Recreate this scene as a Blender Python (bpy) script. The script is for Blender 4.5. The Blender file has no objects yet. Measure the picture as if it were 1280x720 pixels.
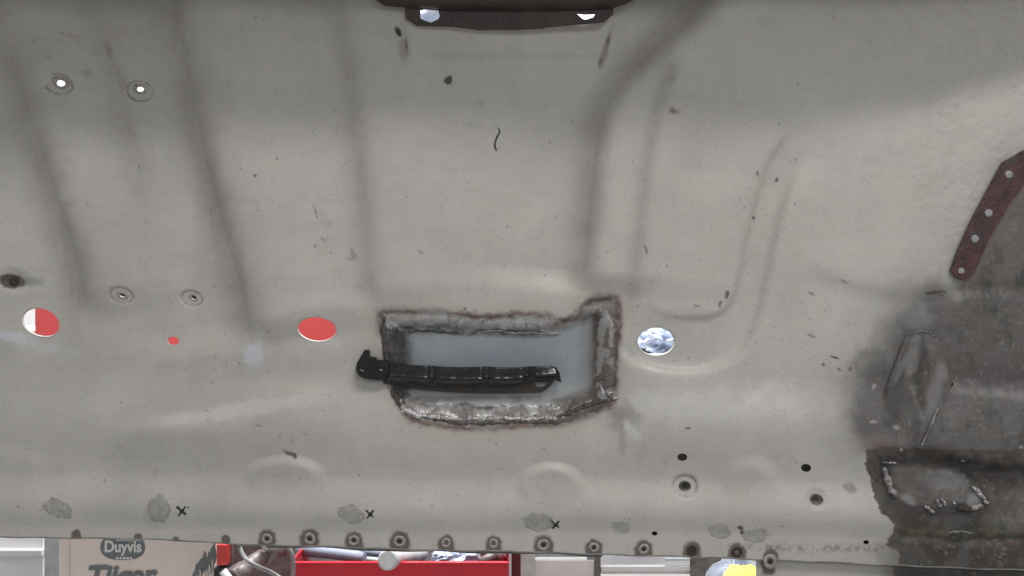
import bpy, bmesh, math, random
import numpy as np
from mathutils import Vector, noise as mnoise

random.seed(7)
C = bpy.context.scene.collection
SC = bpy.context.scene
D = 1.11                      # metres from the camera to the sheet metal
ZC = 1.10                     # height of the camera and of the middle of the sheet

# ------------------------------------------------------------------ camera
cam = bpy.data.cameras.new('camera')
cam.sensor_width = 36.0
cam.lens = 18.0 / (0.64 / D)
cam.clip_start = 0.02
cam.clip_end = 60
camo = bpy.data.objects.new('camera', cam)
camo.location = (0, -D, ZC)
camo.rotation_euler = (math.pi / 2, 0, 0)
C.objects.link(camo)
SC.camera = camo

# ------------------------------------------------------------------ light
w = bpy.data.worlds.new('World')
SC.world = w
w.use_nodes = True
w.node_tree.nodes['Background'].inputs[0].default_value = (0.985, 0.98, 1.0, 1)
w.node_tree.nodes['Background'].inputs[1].default_value = 0.44


def area(name, loc, target, sx, sy, power, col=(1, 1, 1)):
    l = bpy.data.lights.new(name, 'AREA')
    l.shape = 'RECTANGLE'
    l.size, l.size_y, l.energy, l.color = sx, sy, power, col
    o = bpy.data.objects.new(name, l)
    o.location = loc
    o.rotation_euler = (Vector(target) - Vector(loc)).to_track_quat('-Z', 'Y').to_euler()
    C.objects.link(o)
    return o


area('ceiling_tube_light', (0.75, -1.55, 3.35), (0.15, 0, 1.0), 1.5, 0.24, 41, (1.0, 0.98, 0.95))
area('front_fill_light', (1.0, -3.0, 2.15), (0.2, 0, 1.1), 1.3, 0.5, 15, (1.0, 0.985, 0.96))  # added frontal fill, set low so its own shadow stays out of view
area('ceiling_tube_light', (-0.2, 0.95, 3.3), (-0.2, 0.7, 0.8), 2.2, 0.4, 180, (0.97, 0.99, 1.0))

SC.view_settings.view_transform = 'Standard'
SC.view_settings.look = 'None'
SC.view_settings.exposure = 0.0
SC.view_settings.gamma = 1.0
SC.view_settings.use_curve_mapping = False
SC.render.engine = 'CYCLES'


# ------------------------------------------------------------------ helpers
def empty(name, loc=(0, 0, 0), rz=0.0, label=None, cat=None, group=None):
    o = bpy.data.objects.new(name, None)
    o.location = loc
    o.rotation_euler = (0, 0, rz)
    C.objects.link(o)
    if label:
        tag(o, label, cat, group)
    return o


def tag(o, label, cat, group=None):
    o['label'] = label
    o['category'] = cat
    if group:
        o['group'] = group
    return o


def link(name, me, mat, parent=None, smooth=True):
    if mat is not None:
        me.materials.clear()
        me.materials.append(mat)
    if smooth is not None:
        me.polygons.foreach_set('use_smooth', [smooth] * len(me.polygons))
    o = bpy.data.objects.new(name, me)
    C.objects.link(o)
    if parent is not None:
        o.parent = parent
        # the meshes are laid out in world space, so take the parent's place out again
        o.matrix_parent_inverse = parent_matrix(parent).inverted()
    return o


def parent_matrix(p):
    from mathutils import Matrix
    m = p.matrix_basis.copy()
    if p.parent is not None:
        m = parent_matrix(p.parent) @ p.matrix_parent_inverse @ m
    return m


def P(px, py, Y=0.0):
    """a place at depth Y behind the sheet, from where it is seen in the photograph"""
    k = (D + Y) / D
    return Vector(((px - 640) / 1000 * k, Y, ZC + (360 - py) / 1000 * k))


def mesh_from(verts, faces, name='m'):
    me = bpy.data.meshes.new(name)
    me.from_pydata([tuple(v) for v in verts], [], faces)
    me.update()
    return me


def finish(bm, name, mat, parent=None, smooth=False, bevel=0.0):
    if bevel > 0:
        bmesh.ops.bevel(bm, geom=list(bm.edges), offset=bevel, segments=2, affect='EDGES', profile=0.7)
    bmesh.ops.recalc_face_normals(bm, faces=bm.faces)
    me = bpy.data.meshes.new(name)
    bm.to_mesh(me)
    bm.free()
    return link(name, me, mat, parent, smooth)


def box(name, x0, x1, y0, y1, z0, z1, mat, parent=None, bevel=0.002):
    bm = bmesh.new()
    bmesh.ops.create_cube(bm, size=1)
    for v in bm.verts:
        v.co = Vector((x0 + (v.co.x + .5) * (x1 - x0), y0 + (v.co.y + .5) * (y1 - y0), z0 + (v.co.z + .5) * (z1 - z0)))
    return finish(bm, name, mat, parent, False, min(bevel, 0.3 * min(x1 - x0, y1 - y0, z1 - z0)))


def plate(name, outlines, h0, thick, mat, parent=None, bevel=0.0006, Y=None, smooth=False):
    """flat plate cut to an outline (later outlines are holes); coordinates in millimetres of the sheet"""
    cu = bpy.data.curves.new(name, 'CURVE')
    cu.dimensions = '2D'
    cu.fill_mode = 'BOTH'
    cu.extrude = max(thick / 2 - bevel, 0.0001)
    cu.bevel_depth = bevel
    cu.bevel_resolution = 1
    for ol in outlines:
        sp = cu.splines.new('POLY')
        sp.points.add(len(ol) - 1)
        for i, (x, y) in enumerate(ol):
            v = P(x, y)
            sp.points[i].co = (v.x, v.z, 0, 1)
        sp.use_cyclic_u = True
    t = bpy.data.objects.new('t', cu)
    C.objects.link(t)
    dg = bpy.context.evaluated_depsgraph_get()
    me = bpy.data.meshes.new_from_object(t.evaluated_get(dg))
    bpy.data.objects.remove(t)
    n = len(me.vertices)
    co = np.empty(n * 3, np.float32)
    me.vertices.foreach_get('co', co)
    co = co.reshape(-1, 3)
    out = np.empty_like(co)
    out[:, 0] = co[:, 0]
    out[:, 2] = co[:, 1]
    out[:, 1] = -h0 - thick / 2 - co[:, 2]
    me.vertices.foreach_set('co', out.ravel())
    me.update()
    return link(name, me, mat, parent, smooth)


def text_mesh(body, size, offset, shear, at, mat, name, parent, sx=1.0, rot=0.0):
    cu = bpy.data.curves.new(name, 'FONT')
    cu.body = body
    cu.size = size
    cu.offset = offset
    cu.shear = shear
    cu.extrude = 0.0002
    cu.align_x = 'CENTER'
    t = bpy.data.objects.new('t', cu)
    C.objects.link(t)
    dg = bpy.context.evaluated_depsgraph_get()
    me = bpy.data.meshes.new_from_object(t.evaluated_get(dg))
    bpy.data.objects.remove(t)
    for v in me.vertices:
        x, y = v.co.x * sx, v.co.y
        x, y = x * math.cos(rot) - y * math.sin(rot), x * math.sin(rot) + y * math.cos(rot)
        v.co = Vector((at.x + x, at.y - v.co.z, at.z + y))
    return link(name, me, mat, parent, False)


def tube(name, pts, r, mat, parent=None, seg=12, caps=True, closed_r=None):
    """tube through pts; r is a number or a list of radii"""
    pts = [Vector(p) for p in pts]
    n = len(pts)
    rr = r if isinstance(r, (list, tuple)) else [r] * n
    vs, fs = [], []
    up = Vector((0, 0, 1))
    for i, p in enumerate(pts):
        d = (pts[min(i + 1, n - 1)] - pts[max(i - 1, 0)]).normalized()
        a = d.cross(up)
        if a.length < 0.05:
            a = d.cross(Vector((0, 1, 0)))
        a.normalize()
        b = a.cross(d)
        for k in range(seg):
            t = 2 * math.pi * k / seg
            vs.append(p + (a * math.cos(t) + b * math.sin(t)) * rr[i])
    for i in range(n - 1):
        for k in range(seg):
            k2 = (k + 1) % seg
            fs.append((i * seg + k, i * seg + k2, (i + 1) * seg + k2, (i + 1) * seg + k))
    if caps:
        fs.append(tuple(range(seg)))
        fs.append(tuple(range((n - 1) * seg, n * seg))[::-1])
    o = link(name, mesh_from(vs, fs), mat, parent, True)
    if caps:
        for p in list(o.data.polygons)[-2:]:
            p.use_smooth = False
    return o


def smoothstep(a, b, x):
    t = np.clip((x - a) / (b - a), 0, 1)
    return t * t * (3 - 2 * t)


_lat = {}


def vnoise(x, y, s, seed):
    """value noise, feature size s (mm), about -1..1"""
    if seed not in _lat:
        _lat[seed] = np.random.RandomState(seed).rand(256, 256).astype(np.float32) * 2 - 1
    L = _lat[seed]
    u, v = x / s + 1000, y / s + 1000
    i, j = np.floor(u).astype(np.int64), np.floor(v).astype(np.int64)
    fu, fv = u - i, v - j
    fu, fv = fu * fu * (3 - 2 * fu), fv * fv * (3 - 2 * fv)
    a, b = L[i & 255, j & 255], L[(i + 1) & 255, j & 255]
    c, d = L[i & 255, (j + 1) & 255], L[(i + 1) & 255, (j + 1) & 255]
    return (a * (1 - fu) + b * fu) * (1 - fv) + (c * (1 - fu) + d * fu) * fv


def fbm(x, y, s, seed, octv=4):
    r, amp, tot = 0, 1.0, 0
    for o in range(octv):
        r = r + amp * vnoise(x, y, s / (1.97 ** o), seed + o)
        tot += amp
        amp *= 0.55
    return r / tot * 1.6


def catmull(pts, n=8, closed=False):
    pts = [np.array(p, float) for p in pts]
    out = []
    m = len(pts)
    rng = range(m if closed else m - 1)
    for i in rng:
        p1, p2 = pts[i], pts[(i + 1) % m]
        p0 = pts[(i - 1) % m] if closed or i > 0 else 2 * p1 - p2
        p3 = pts[(i + 2) % m] if closed or i + 2 < m else 2 * p2 - p1
        for k in range(n):
            t = k / n
            out.append(0.5 * ((2 * p1) + (-p0 + p2) * t + (2 * p0 - 5 * p1 + 4 * p2 - p3) * t * t + (-p0 + 3 * p1 - 3 * p2 + p3) * t ** 3))
    if not closed:
        out.append(pts[-1])
    return [tuple(p) for p in out]


def line_dist(x, y, pts):
    """signed distance to an open polyline and the arc position 0..1 of the nearest point"""
    best = np.full(x.shape, 1e9)
    sgn = np.ones(x.shape)
    tt = np.zeros(x.shape)
    seg = [math.dist(pts[i], pts[i + 1]) for i in range(len(pts) - 1)]
    tot = sum(seg)
    acc = 0
    for i, L in enumerate(seg):
        ax, ay = pts[i]
        bx, by = pts[i + 1]
        dx, dy = (bx - ax) / L, (by - ay) / L
        t = np.clip((x - ax) * dx + (y - ay) * dy, 0, L)
        ex, ey = x - ax - dx * t, y - ay - dy * t
        d2 = ex * ex + ey * ey
        m = d2 < best
        best = np.where(m, d2, best)
        sgn = np.where(m, np.where(dx * (y - ay) - dy * (x - ax) > 0, 1.0, -1.0), sgn)
        tt = np.where(m, (acc + t) / tot, tt)
        acc += L
    return np.sqrt(best) * sgn, tt


def poly_sd(x, y, pts):
    """signed distance to a closed outline, negative inside"""
    best = np.full(x.shape, 1e9)
    inside = np.zeros(x.shape, bool)
    n = len(pts)
    for i in range(n):
        ax, ay = pts[i]
        bx, by = pts[(i + 1) % n]
        dx, dy = bx - ax, by - ay
        L2 = dx * dx + dy * dy + 1e-9
        t = np.clip(((x - ax) * dx + (y - ay) * dy) / L2, 0, 1)
        ex, ey = x - ax - dx * t, y - ay - dy * t
        best = np.minimum(best, ex * ex + ey * ey)
        if ay != by:
            c = ((ay > y) != (by > y)) & (x < (bx - ax) * (y - ay) / (by - ay) + ax)
            inside ^= c
    d = np.sqrt(best)
    return np.where(inside, -d, d)


def local(x, y, pts, pad, fn):
    """evaluates fn only near pts"""
    xs = [p[0] for p in pts]
    ys = [p[1] for p in pts]
    m = (x > min(xs) - pad) & (x < max(xs) + pad) & (y > min(ys) - pad) & (y < max(ys) + pad)
    out = np.zeros(x.shape)
    if m.any():
        out[m] = fn(x[m], y[m])
    return out


def ellr(x, y, e):
    cx, cy, rx, ry, a = e
    ca, sa = math.cos(math.radians(a)), math.sin(math.radians(a))
    u, v = (x - cx) * ca + (y - cy) * sa, -(x - cx) * sa + (y - cy) * ca
    return np.sqrt((u / rx) ** 2 + (v / ry) ** 2)


# ------------------------------------------------------------------ materials
def new_mat(name):
    m = bpy.data.materials.new(name)
    m.use_nodes = True
    nt = m.node_tree
    return m, nt, nt.nodes['Principled BSDF']


def plain(name, col, rough=0.5, metal=0.0, var=0.12, scale=60, bump=0.1, bscale=None, spec=0.5, dirt=None, dirt_amt=0.0, coat=0.0):
    m, nt, b = new_mat(name)
    N, L = nt.nodes.new, nt.links.new
    tc = N('ShaderNodeTexCoord')
    no = N('ShaderNodeTexNoise')
    no.inputs['Scale'].default_value = scale
    no.inputs['Detail'].default_value = 6
    L(tc.outputs['Object'], no.inputs['Vector'])
    mix = N('ShaderNodeMix')
    mix.data_type = 'RGBA'
    mix.inputs[6].default_value = (*[c * (1 - var) for c in col], 1)
    mix.inputs[7].default_value = (*[min(c * (1 + var), 1) for c in col], 1)
    mr = N('ShaderNodeMapRange')
    mr.inputs[1].default_value, mr.inputs[2].default_value = 0.3, 0.7
    L(no.outputs[0], mr.inputs[0])
    L(mr.outputs[0], mix.inputs[0])
    out = mix.outputs[2]
    if dirt:
        n2 = N('ShaderNodeTexNoise')
        n2.inputs['Scale'].default_value = scale * 0.35
        n2.inputs['Detail'].default_value = 8
        n2.inputs['Roughness'].default_value = 0.7
        L(tc.outputs['Object'], n2.inputs['Vector'])
        r2 = N('ShaderNodeMapRange')
        r2.inputs[1].default_value, r2.inputs[2].default_value = 0.5, 0.68
        r2.inputs[4].default_value = dirt_amt
        L(n2.outputs[0], r2.inputs[0])
        m2 = N('ShaderNodeMix')
        m2.data_type = 'RGBA'
        L(r2.outputs[0], m2.inputs[0])
        L(out, m2.inputs[6])
        m2.inputs[7].default_value = (*dirt, 1)
        out = m2.outputs[2]
    L(out, b.inputs['Base Color'])
    rr = N('ShaderNodeMapRange')
    rr.inputs[3].default_value, rr.inputs[4].default_value = max(rough - 0.08, 0.02), min(rough + 0.08, 1)
    L(no.outputs[0], rr.inputs[0])
    L(rr.outputs[0], b.inputs['Roughness'])
    b.inputs['Metallic'].default_value = metal
    b.inputs['Specular IOR Level'].default_value = spec
    b.inputs['Coat Weight'].default_value = coat
    b.inputs['Coat Roughness'].default_value = 0.12
    if bump > 0:
        n3 = N('ShaderNodeTexNoise')
        n3.inputs['Scale'].default_value = bscale or scale * 4
        n3.inputs['Detail'].default_value = 4
        L(tc.outputs['Object'], n3.inputs['Vector'])
        bp = N('ShaderNodeBump')
        bp.inputs['Strength'].default_value = bump
        bp.inputs['Distance'].default_value = 0.002
        L(n3.outputs[0], bp.inputs['Height'])
        L(bp.outputs[0], b.inputs['Normal'])
    return m


def sheet_material():
    """paint, primer, rust and bare steel of the body: colour and finish are stored on the mesh, grain is added here"""
    m, nt, b = new_mat('body_sheet_metal')
    N, L = nt.nodes.new, nt.links.new
    tc = N('ShaderNodeTexCoord')
    ac = N('ShaderNodeAttribute')
    ac.attribute_name = 'finish_color'
    asf = N('ShaderNodeAttribute')
    asf.attribute_name = 'finish_surface'
    sp = N('ShaderNodeSeparateColor')
    L(asf.outputs['Color'], sp.inputs[0])
    # fine grain of the paint
    n1 = N('ShaderNodeTexNoise')
    n1.inputs['Scale'].default_value = 420
    n1.inputs['Detail'].default_value = 5
    n1.inputs['Roughness'].default_value = 0.75
    L(tc.outputs['Object'], n1.inputs['Vector'])
    r1 = N('ShaderNodeMapRange')
    r1.inputs[1].default_value, r1.inputs[2].default_value = 0.3, 0.7
    r1.inputs[3].default_value, r1.inputs[4].default_value = 0.90, 1.08
    L(n1.outputs[0], r1.inputs[0])
    n2 = N('ShaderNodeTexNoise')
    n2.inputs['Scale'].default_value = 14
    n2.inputs['Detail'].default_value = 7
    n2.inputs['Roughness'].default_value = 0.62
    L(tc.outputs['Object'], n2.inputs['Vector'])
    r2 = N('ShaderNodeMapRange')
    r2.inputs[1].default_value, r2.inputs[2].default_value = 0.3, 0.7
    r2.inputs[3].default_value, r2.inputs[4].default_value = 0.94, 1.05
    L(n2.outputs[0], r2.inputs[0])
    mu = N('ShaderNodeMath')
    mu.operation = 'MULTIPLY'
    L(r1.outputs[0], mu.inputs[0])
    L(r2.outputs[0], mu.inputs[1])
    vm = N('ShaderNodeVectorMath')
    vm.operation = 'SCALE'
    L(ac.outputs['Color'], vm.inputs[0])
    L(mu.outputs[0], vm.inputs['Scale'])
    L(vm.outputs[0], b.inputs['Base Color'])
    ra = N('ShaderNodeMath')
    ra.operation = 'MULTIPLY_ADD'
    L(n2.outputs[0], ra.inputs[0])
    ra.inputs[1].default_value = 0.16
    L(sp.outputs[0], ra.inputs[2])
    L(ra.outputs[0], b.inputs['Roughness'])
    L(sp.outputs[1], b.inputs['Metallic'])
    b.inputs['Specular IOR Level'].default_value = 0.34
    bp = N('ShaderNodeBump')
    bp.inputs['Strength'].default_value = 0.16
    bp.inputs['Distance'].default_value = 0.0012
    n3 = N('ShaderNodeTexNoise')
    n3.inputs['Scale'].default_value = 260
    n3.inputs['Detail'].default_value = 4
    L(tc.outputs['Object'], n3.inputs['Vector'])
    L(n3.outputs[0], bp.inputs['Height'])
    L(bp.outputs[0], b.inputs['Normal'])
    return m


M = {}
M['sheet'] = sheet_material()
M['weld'] = plain('ground_weld_metal', (0.42, 0.41, 0.41), 0.34, 0.85, 0.35, 260, 0.9, 420, dirt=(0.07, 0.055, 0.05), dirt_amt=0.8)
M['weld_bright'] = plain('shiny_weld_metal', (0.55, 0.54, 0.54), 0.33, 0.85, 0.4, 300, 1.0, 500, dirt=(0.07, 0.06, 0.055), dirt_amt=0.9)
M['weld_dull'] = plain('dull_weld_metal', (0.30, 0.29, 0.285), 0.5, 0.35, 0.35, 240, 0.8, 420, dirt=(0.08, 0.065, 0.06), dirt_amt=0.8)
M['weld_dark'] = plain('scorched_weld_metal', (0.075, 0.067, 0.062), 0.55, 0.4, 0.4, 240, 0.8, 420)
M['spot'] = plain('ground_spot_ring', (0.33, 0.31, 0.29), 0.42, 0.4, 0.25, 300, 0.5, dirt=(0.10, 0.07, 0.06), dirt_amt=0.6)
M['rust'] = plain('dark_rust', (0.035, 0.024, 0.02), 0.7, 0.1, 0.4, 200, 0.5)
M['black'] = plain('glossy_black_paint', (0.009, 0.0085, 0.0085), 0.17, 0.0, 0.4, 90, 0.05, 160, spec=0.45, dirt=(0.02, 0.014, 0.011), dirt_amt=0.4, coat=0.0)
M['blackflange'] = plain('rusty_black_paint', (0.022, 0.018, 0.015), 0.42, 0.0, 0.5, 70, 0.4, 200, dirt=(0.05, 0.032, 0.022), dirt_amt=0.8)
M['cross'] = plain('dark_brown_steel', (0.043, 0.034, 0.031), 0.55, 0.1, 0.35, 34, 0.5, 260, dirt=(0.075, 0.055, 0.047), dirt_amt=0.6)
M['redstrip'] = plain('dark_red_primer', (0.05, 0.018, 0.02), 0.55, 0.0, 0.6, 60, 0.6, dirt=(0.04, 0.036, 0.036), dirt_amt=1.0)
M['rivet'] = plain('pale_rivet_metal', (0.27, 0.28, 0.28), 0.4, 0.4, 0.35, 400, 0.5)
M['dark'] = plain('dark_cavity_steel', (0.03, 0.028, 0.027), 0.8, 0.0, 0.3, 50, 0.3)
M['paint'] = plain('beige_edge_paint', (0.40, 0.39, 0.36), 0.5, 0.0, 0.1, 100, 0.1)
M['marker'] = plain('black_marker_ink', (0.012, 0.012, 0.014), 0.5, 0.0, 0.2, 100, 0.0)
M['wall'] = plain('white_plaster', (0.78, 0.78, 0.77), 0.8, 0.0, 0.05, 9, 0.15)
M['floor'] = plain('grey_concrete', (0.36, 0.36, 0.35), 0.7, 0.0, 0.15, 6, 0.3, dirt=(0.2, 0.2, 0.19), dirt_amt=0.5)
M['cabinet'] = plain('bright_red_enamel', (0.86, 0.12, 0.12), 0.35, 0.0, 0.05, 12, 0.05)
M['tray'] = plain('red_toolbox_enamel', (0.66, 0.022, 0.04), 0.3, 0.0, 0.08, 20, 0.1, dirt=(0.5, 0.05, 0.06), dirt_amt=0.4)
M['darkred'] = plain('dark_red_enamel', (0.13, 0.015, 0.022), 0.4, 0.0, 0.15, 20, 0.1)
M['card'] = plain('pinkish_cardboard', (0.78, 0.68, 0.63), 0.85, 0.0, 0.05, 22, 0.25, 60)
M['ink'] = plain('grey_print_ink', (0.17, 0.19, 0.195), 0.8, 0.0, 0.2, 160, 0.0)
M['inkwhite'] = plain('white_print', (0.72, 0.70, 0.68), 0.8, 0.0, 0.05, 60, 0.0)
M['post'] = plain('grey_galvanised', (0.42, 0.46, 0.47), 0.45, 0.3, 0.12, 40, 0.1)
M['greyplastic'] = plain('blue_grey_plastic', (0.34, 0.38, 0.48), 0.35, 0.0, 0.15, 60, 0.1)
M['paleplastic'] = plain('pale_grey_plastic', (0.60, 0.59, 0.60), 0.4, 0.0, 0.12, 60, 0.2, dirt=(0.4, 0.38, 0.38), dirt_amt=0.6)
M['brownmetal'] = plain('worn_brown_metal', (0.20, 0.17, 0.165), 0.45, 0.3, 0.3, 60, 0.3)
M['orangered'] = plain('orange_red_plastic', (0.62, 0.06, 0.05), 0.4, 0.0, 0.15, 60, 0.1)
M['hose'] = plain('pale_grey_hose', (0.27, 0.27, 0.275), 0.45, 0.0, 0.15, 80, 0.1)
M['toolblack'] = plain('black_rubber', (0.03, 0.03, 0.035), 0.6, 0.0, 0.3, 60, 0.2)
M['film'] = plain('crumpled_pale_blue_film', (0.55, 0.62, 0.78), 0.25, 0.0, 0.15, 40, 0.2)
M['label'] = plain('yellow_paper_label', (0.66, 0.64, 0.13), 0.7, 0.0, 0.12, 120, 0.1, dirt=(0.5, 0.48, 0.12), dirt_amt=0.35)
M['boardwhite'] = plain('white_shelf_laminate', (0.62, 0.62, 0.64), 0.4, 0.0, 0.05, 30, 0.05)
M['wood'] = plain('workbench_board', (0.40, 0.38, 0.35), 0.6, 0.0, 0.15, 25, 0.2)


def clear_plastic():
    m, nt, b = new_mat('clear_plastic')
    b.inputs['Base Color'].default_value = (0.22, 0.26, 0.33, 1)
    b.inputs['Roughness'].default_value = 0.15
    b.inputs['Transmission Weight'].default_value = 0.2
    b.inputs['IOR'].default_value = 1.35
    N, L = nt.nodes.new, nt.links.new
    n3 = N('ShaderNodeTexNoise')
    n3.inputs['Scale'].default_value = 25
    bp = N('ShaderNodeBump')
    bp.inputs['Strength'].default_value = 0.5
    bp.inputs['Distance'].default_value = 0.002
    L(n3.outputs[0], bp.inputs['Height'])
    L(bp.outputs[0], b.inputs['Normal'])
    return m


M['clear'] = clear_plastic()

# ------------------------------------------------------------------ shape of the pressed floor, in mm (x right, y down, height towards the viewer)
# soft pressed steps: points, rise (+ = right side of travel... see sign), width, reach, taper at the start and the end
STEPS = [
    # left raised ribs
    ([(-50, -120), (-5, 20), (30, 130), (62, 230), (95, 330), (112, 410)], -26, 36, 120, 0.02, 0.09),
    ([(90, -90), (118, 10), (142, 100), (160, 170), (176, 250), (190, 320)], -12.0, 26, 70, 0.02, 0.4),
    ([(196, -90), (220, 25), (240, 120), (257, 200), (281, 290), (303, 370), (314, 440)], -28, 34, 125, 0.02, 0.08),
    ([(408, -90), (425, 20), (440, 110), (450, 190), (458, 290), (466, 385)], -11, 22, 85, 0.02, 0.06),
    # right edge of the middle tunnel
    ([(1000, -120), (905, -25), (868, 15), (815, 62), (768, 110), (747, 165), (738, 240), (731, 310), (727, 372)], -26, 26, 110, 0.02, 0.06),
    ([(848, 70), (826, 120), (812, 180), (803, 250), (795, 320), (786, 400), (780, 430)], -9, 16, 50, 0.1, 0.2),
    # inner rectangle of the seat well
    ([(990, 160), (965, 195), (950, 235), (936, 290), (925, 345), (914, 378), (895, 394), (862, 398), (830, 393), (806, 378), (800, 350)], 4.5, 7, 38, 0.12, 0.3),
    # outer pale rim of the same well
    ([(1010, 190), (985, 240), (968, 300), (958, 350), (945, 400), (925, 438), (885, 460), (835, 462), (798, 452), (776, 430)], -9.0, 9, 45, 0.15, 0.08),
    # crease above the sill, lower left
    ([(120, 540), (190, 526), (260, 522), (310, 514), (345, 496), (380, 486), (440, 490)], 11.0, 14, 60, 0.25, 0.3),
    # dents at the right
    ([(985, 320), (1030, 345), (1080, 362), (1140, 368), (1200, 366)], -6.0, 16, 60, 0.3, 0.15),
    ([(930, 508), (948, 492), (968, 470)], 1.6, 6, 22, 0.25, 0.25),
    ([(500, 62), (560, 70), (640, 69), (700, 68), (758, 66)], 1.8, 7, 32, 0.1, 0.1),
    ([(500, 20), (507, 45), (510, 75)], -3, 4, 20, 0.2, 0.3),
    ([(770, 20), (762, 45), (752, 78)], 3, 5, 20, 0.2, 0.3),
]
BUMPS = [  # cx, cy, rx, ry, angle, height, softness
    (357, 600, 46, 28, 0, 6.4, 0.24), (688, 609, 38, 28, 0, 7.0, 0.22), (937, 606, 32, 30, 0, 4.2, 0.35),
    (14, 590, 44, 30, 0, 2.2, 0.35), (203, 630, 18, 22, 0, 2.2, 0.5),
    (396, 414, 40, 28, 0, -1.8, 0.5), (48, 407, 42, 28, 25, -2.2, 0.5), (821, 428, 38, 27, 0, -1.6, 0.5), (214, 428, 22, 14, 0, -1.2, 0.7),
    (75, 106, 17, 13, 20, -1.6, 0.18), (173, 113, 16, 13, 15, -2.0, 0.18), (153, 369, 15, 10.5, 15, -1.7, 0.2), (236, 373, 14, 10, 15, -1.7, 0.2),
    (856, 607, 16, 14, 0, -2.4, 0.2), (1019, 623, 12, 10.5, 0, -2.2, 0.4),
    (11, 350, 17, 11, 15, -4.5, 0.7), (315, 446, 15, 22, 15, 3.0, 0.8), (1143, 398, 30, 26, 0, 6, 0.8),
    (1100, 470, 60, 90, 20, -3, 0.9), (560, 101, 6, 6, 0, -1.0, 0.6),
]
PATCH_IN = catmull([(506, 412), (560, 410), (620, 414), (690, 414), (722, 402), (748, 398), (752, 440), (750, 486), (722, 502), (690, 512), (600, 512), (535, 508), (506, 494), (500, 450)], 4, True)
PATCH_OUT = catmull([(474, 391), (500, 389), (560, 392), (600, 396), (660, 394), (705, 398), (722, 384), (736, 374), (758, 372), (772, 380), (772, 420), (770, 470), (764, 500), (735, 516), (706, 527), (650, 529), (600, 533), (550, 529), (515, 520), (497, 497), (484, 470), (476, 430)], 4, True)


def H(x, y):
    """height in millimetres towards the viewer"""
    h = np.zeros(x.shape)
    # broad waves of the sheet
    h += 1.6 * fbm(x, y, 260, 11, 2) + 0.35 * fbm(x, y, 70, 15, 2)
    # long folds running left to right along the sill; they shift a little from side to side
    yy = y - 0.012 * (x - 640) + 3.0 * vnoise(x, x * 0, 180, 19)
    dz = smoothstep(465, 530, yy) * 9.0 - smoothstep(532, 600, yy) * 8.0 + smoothstep(596, 638, yy) * 8.5 - smoothstep(640, 668, yy) * 5.0
    h += 1.1 * dz * (1 - 0.5 * smoothstep(420, 500, x) * (1 - smoothstep(740, 830, x)) * (1 - smoothstep(520, 590, yy)))
    for pts, a, wd, reach, t0, t1 in STEPS:
        ln = catmull(pts, 5)

        def f(X, Y, ln=ln, a=a, wd=wd, reach=reach, t0=t0, t1=t1):
            d, t = line_dist(X, Y, ln)
            w_ = np.where(d < 0, wd * .9, wd * 1.3) if wd > 24 else wd
            return a * 0.5 * np.tanh(d / w_ * 1.6) * np.exp(-(d / reach) ** 2) * smoothstep(0, t0, t) * smoothstep(0, t1, 1 - t)
        h += local(x, y, pts, reach * 2.4, f)
    for cx, cy, rx, ry, ang, a, s in BUMPS:
        def g(X, Y, e=(cx, cy, rx, ry, ang), a=a, s=s):
            r = ellr(X, Y, e)
            f_ = a * (1 - smoothstep(1 - s, 1 + s, r))
            if e[1] > 580 and e[2] > 25:   # the stamped lumps run out into the fold below them
                f_ = f_ * (1 - smoothstep(-.7, .9, (Y - e[1]) / e[3]))
            return f_
        h += local(x, y, [(cx, cy)], 2 * max(rx, ry) + 2, g)
    # the dished repair in the middle

    def patch(X, Y):
        d1 = poly_sd(X, Y, PATCH_IN)
        d2 = poly_sd(X, Y, PATCH_OUT)
        return -9.0 * (1 - smoothstep(-9, 12, d1)) - 2.0 * (1 - smoothstep(-5, 3, d2)) + 0.45 * (d2 < 4) * (d1 > -6) * fbm(X, Y, 7, 31, 4)
    h += local(x, y, PATCH_OUT, 30, patch)
    # pulled metal round the repair
    # lower right: bare inner arch
    arch = catmull([(1166, 366), (1230, 362), (1360, 356)], 4)
    h += local(x, y, arch, 90, lambda X, Y: -2.2 * np.exp(-(line_dist(X, Y, arch)[0] / 9.0) ** 2) * smoothstep(1160, 1200, X))
    seam = [(1180, 478), (1230, 488), (1400, 500)]
    h += local(x, y, seam, 90, lambda X, Y: 3.5 * np.tanh(line_dist(X, Y, seam)[0] / 9.0) * np.exp(-(line_dist(X, Y, seam)[0] / 60) ** 2) * smoothstep(1170, 1200, X))
    ridge = [(1150, 560), (1230, 582), (1400, 590)]
    h += local(x, y, ridge, 90, lambda X, Y: -7 * np.tanh(line_dist(X, Y, ridge)[0] / 7.0) * np.exp(-(line_dist(X, Y, ridge)[0] / 45) ** 2) * smoothstep(1130, 1170, X))
    h += smoothstep(1110, 1180, x) * (0.7 * fbm(x, y, 34, 401, 4) + 0.25 * fbm(x, y, 7, 411, 2))
    low = [(1120, 668), (1200, 674), (1400, 668)]
    h += local(x, y, low, 60, lambda X, Y: -4 * np.exp(-(line_dist(X, Y, low)[0] / 6.0) ** 2) * smoothstep(1110, 1140, X))
    return h


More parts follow.
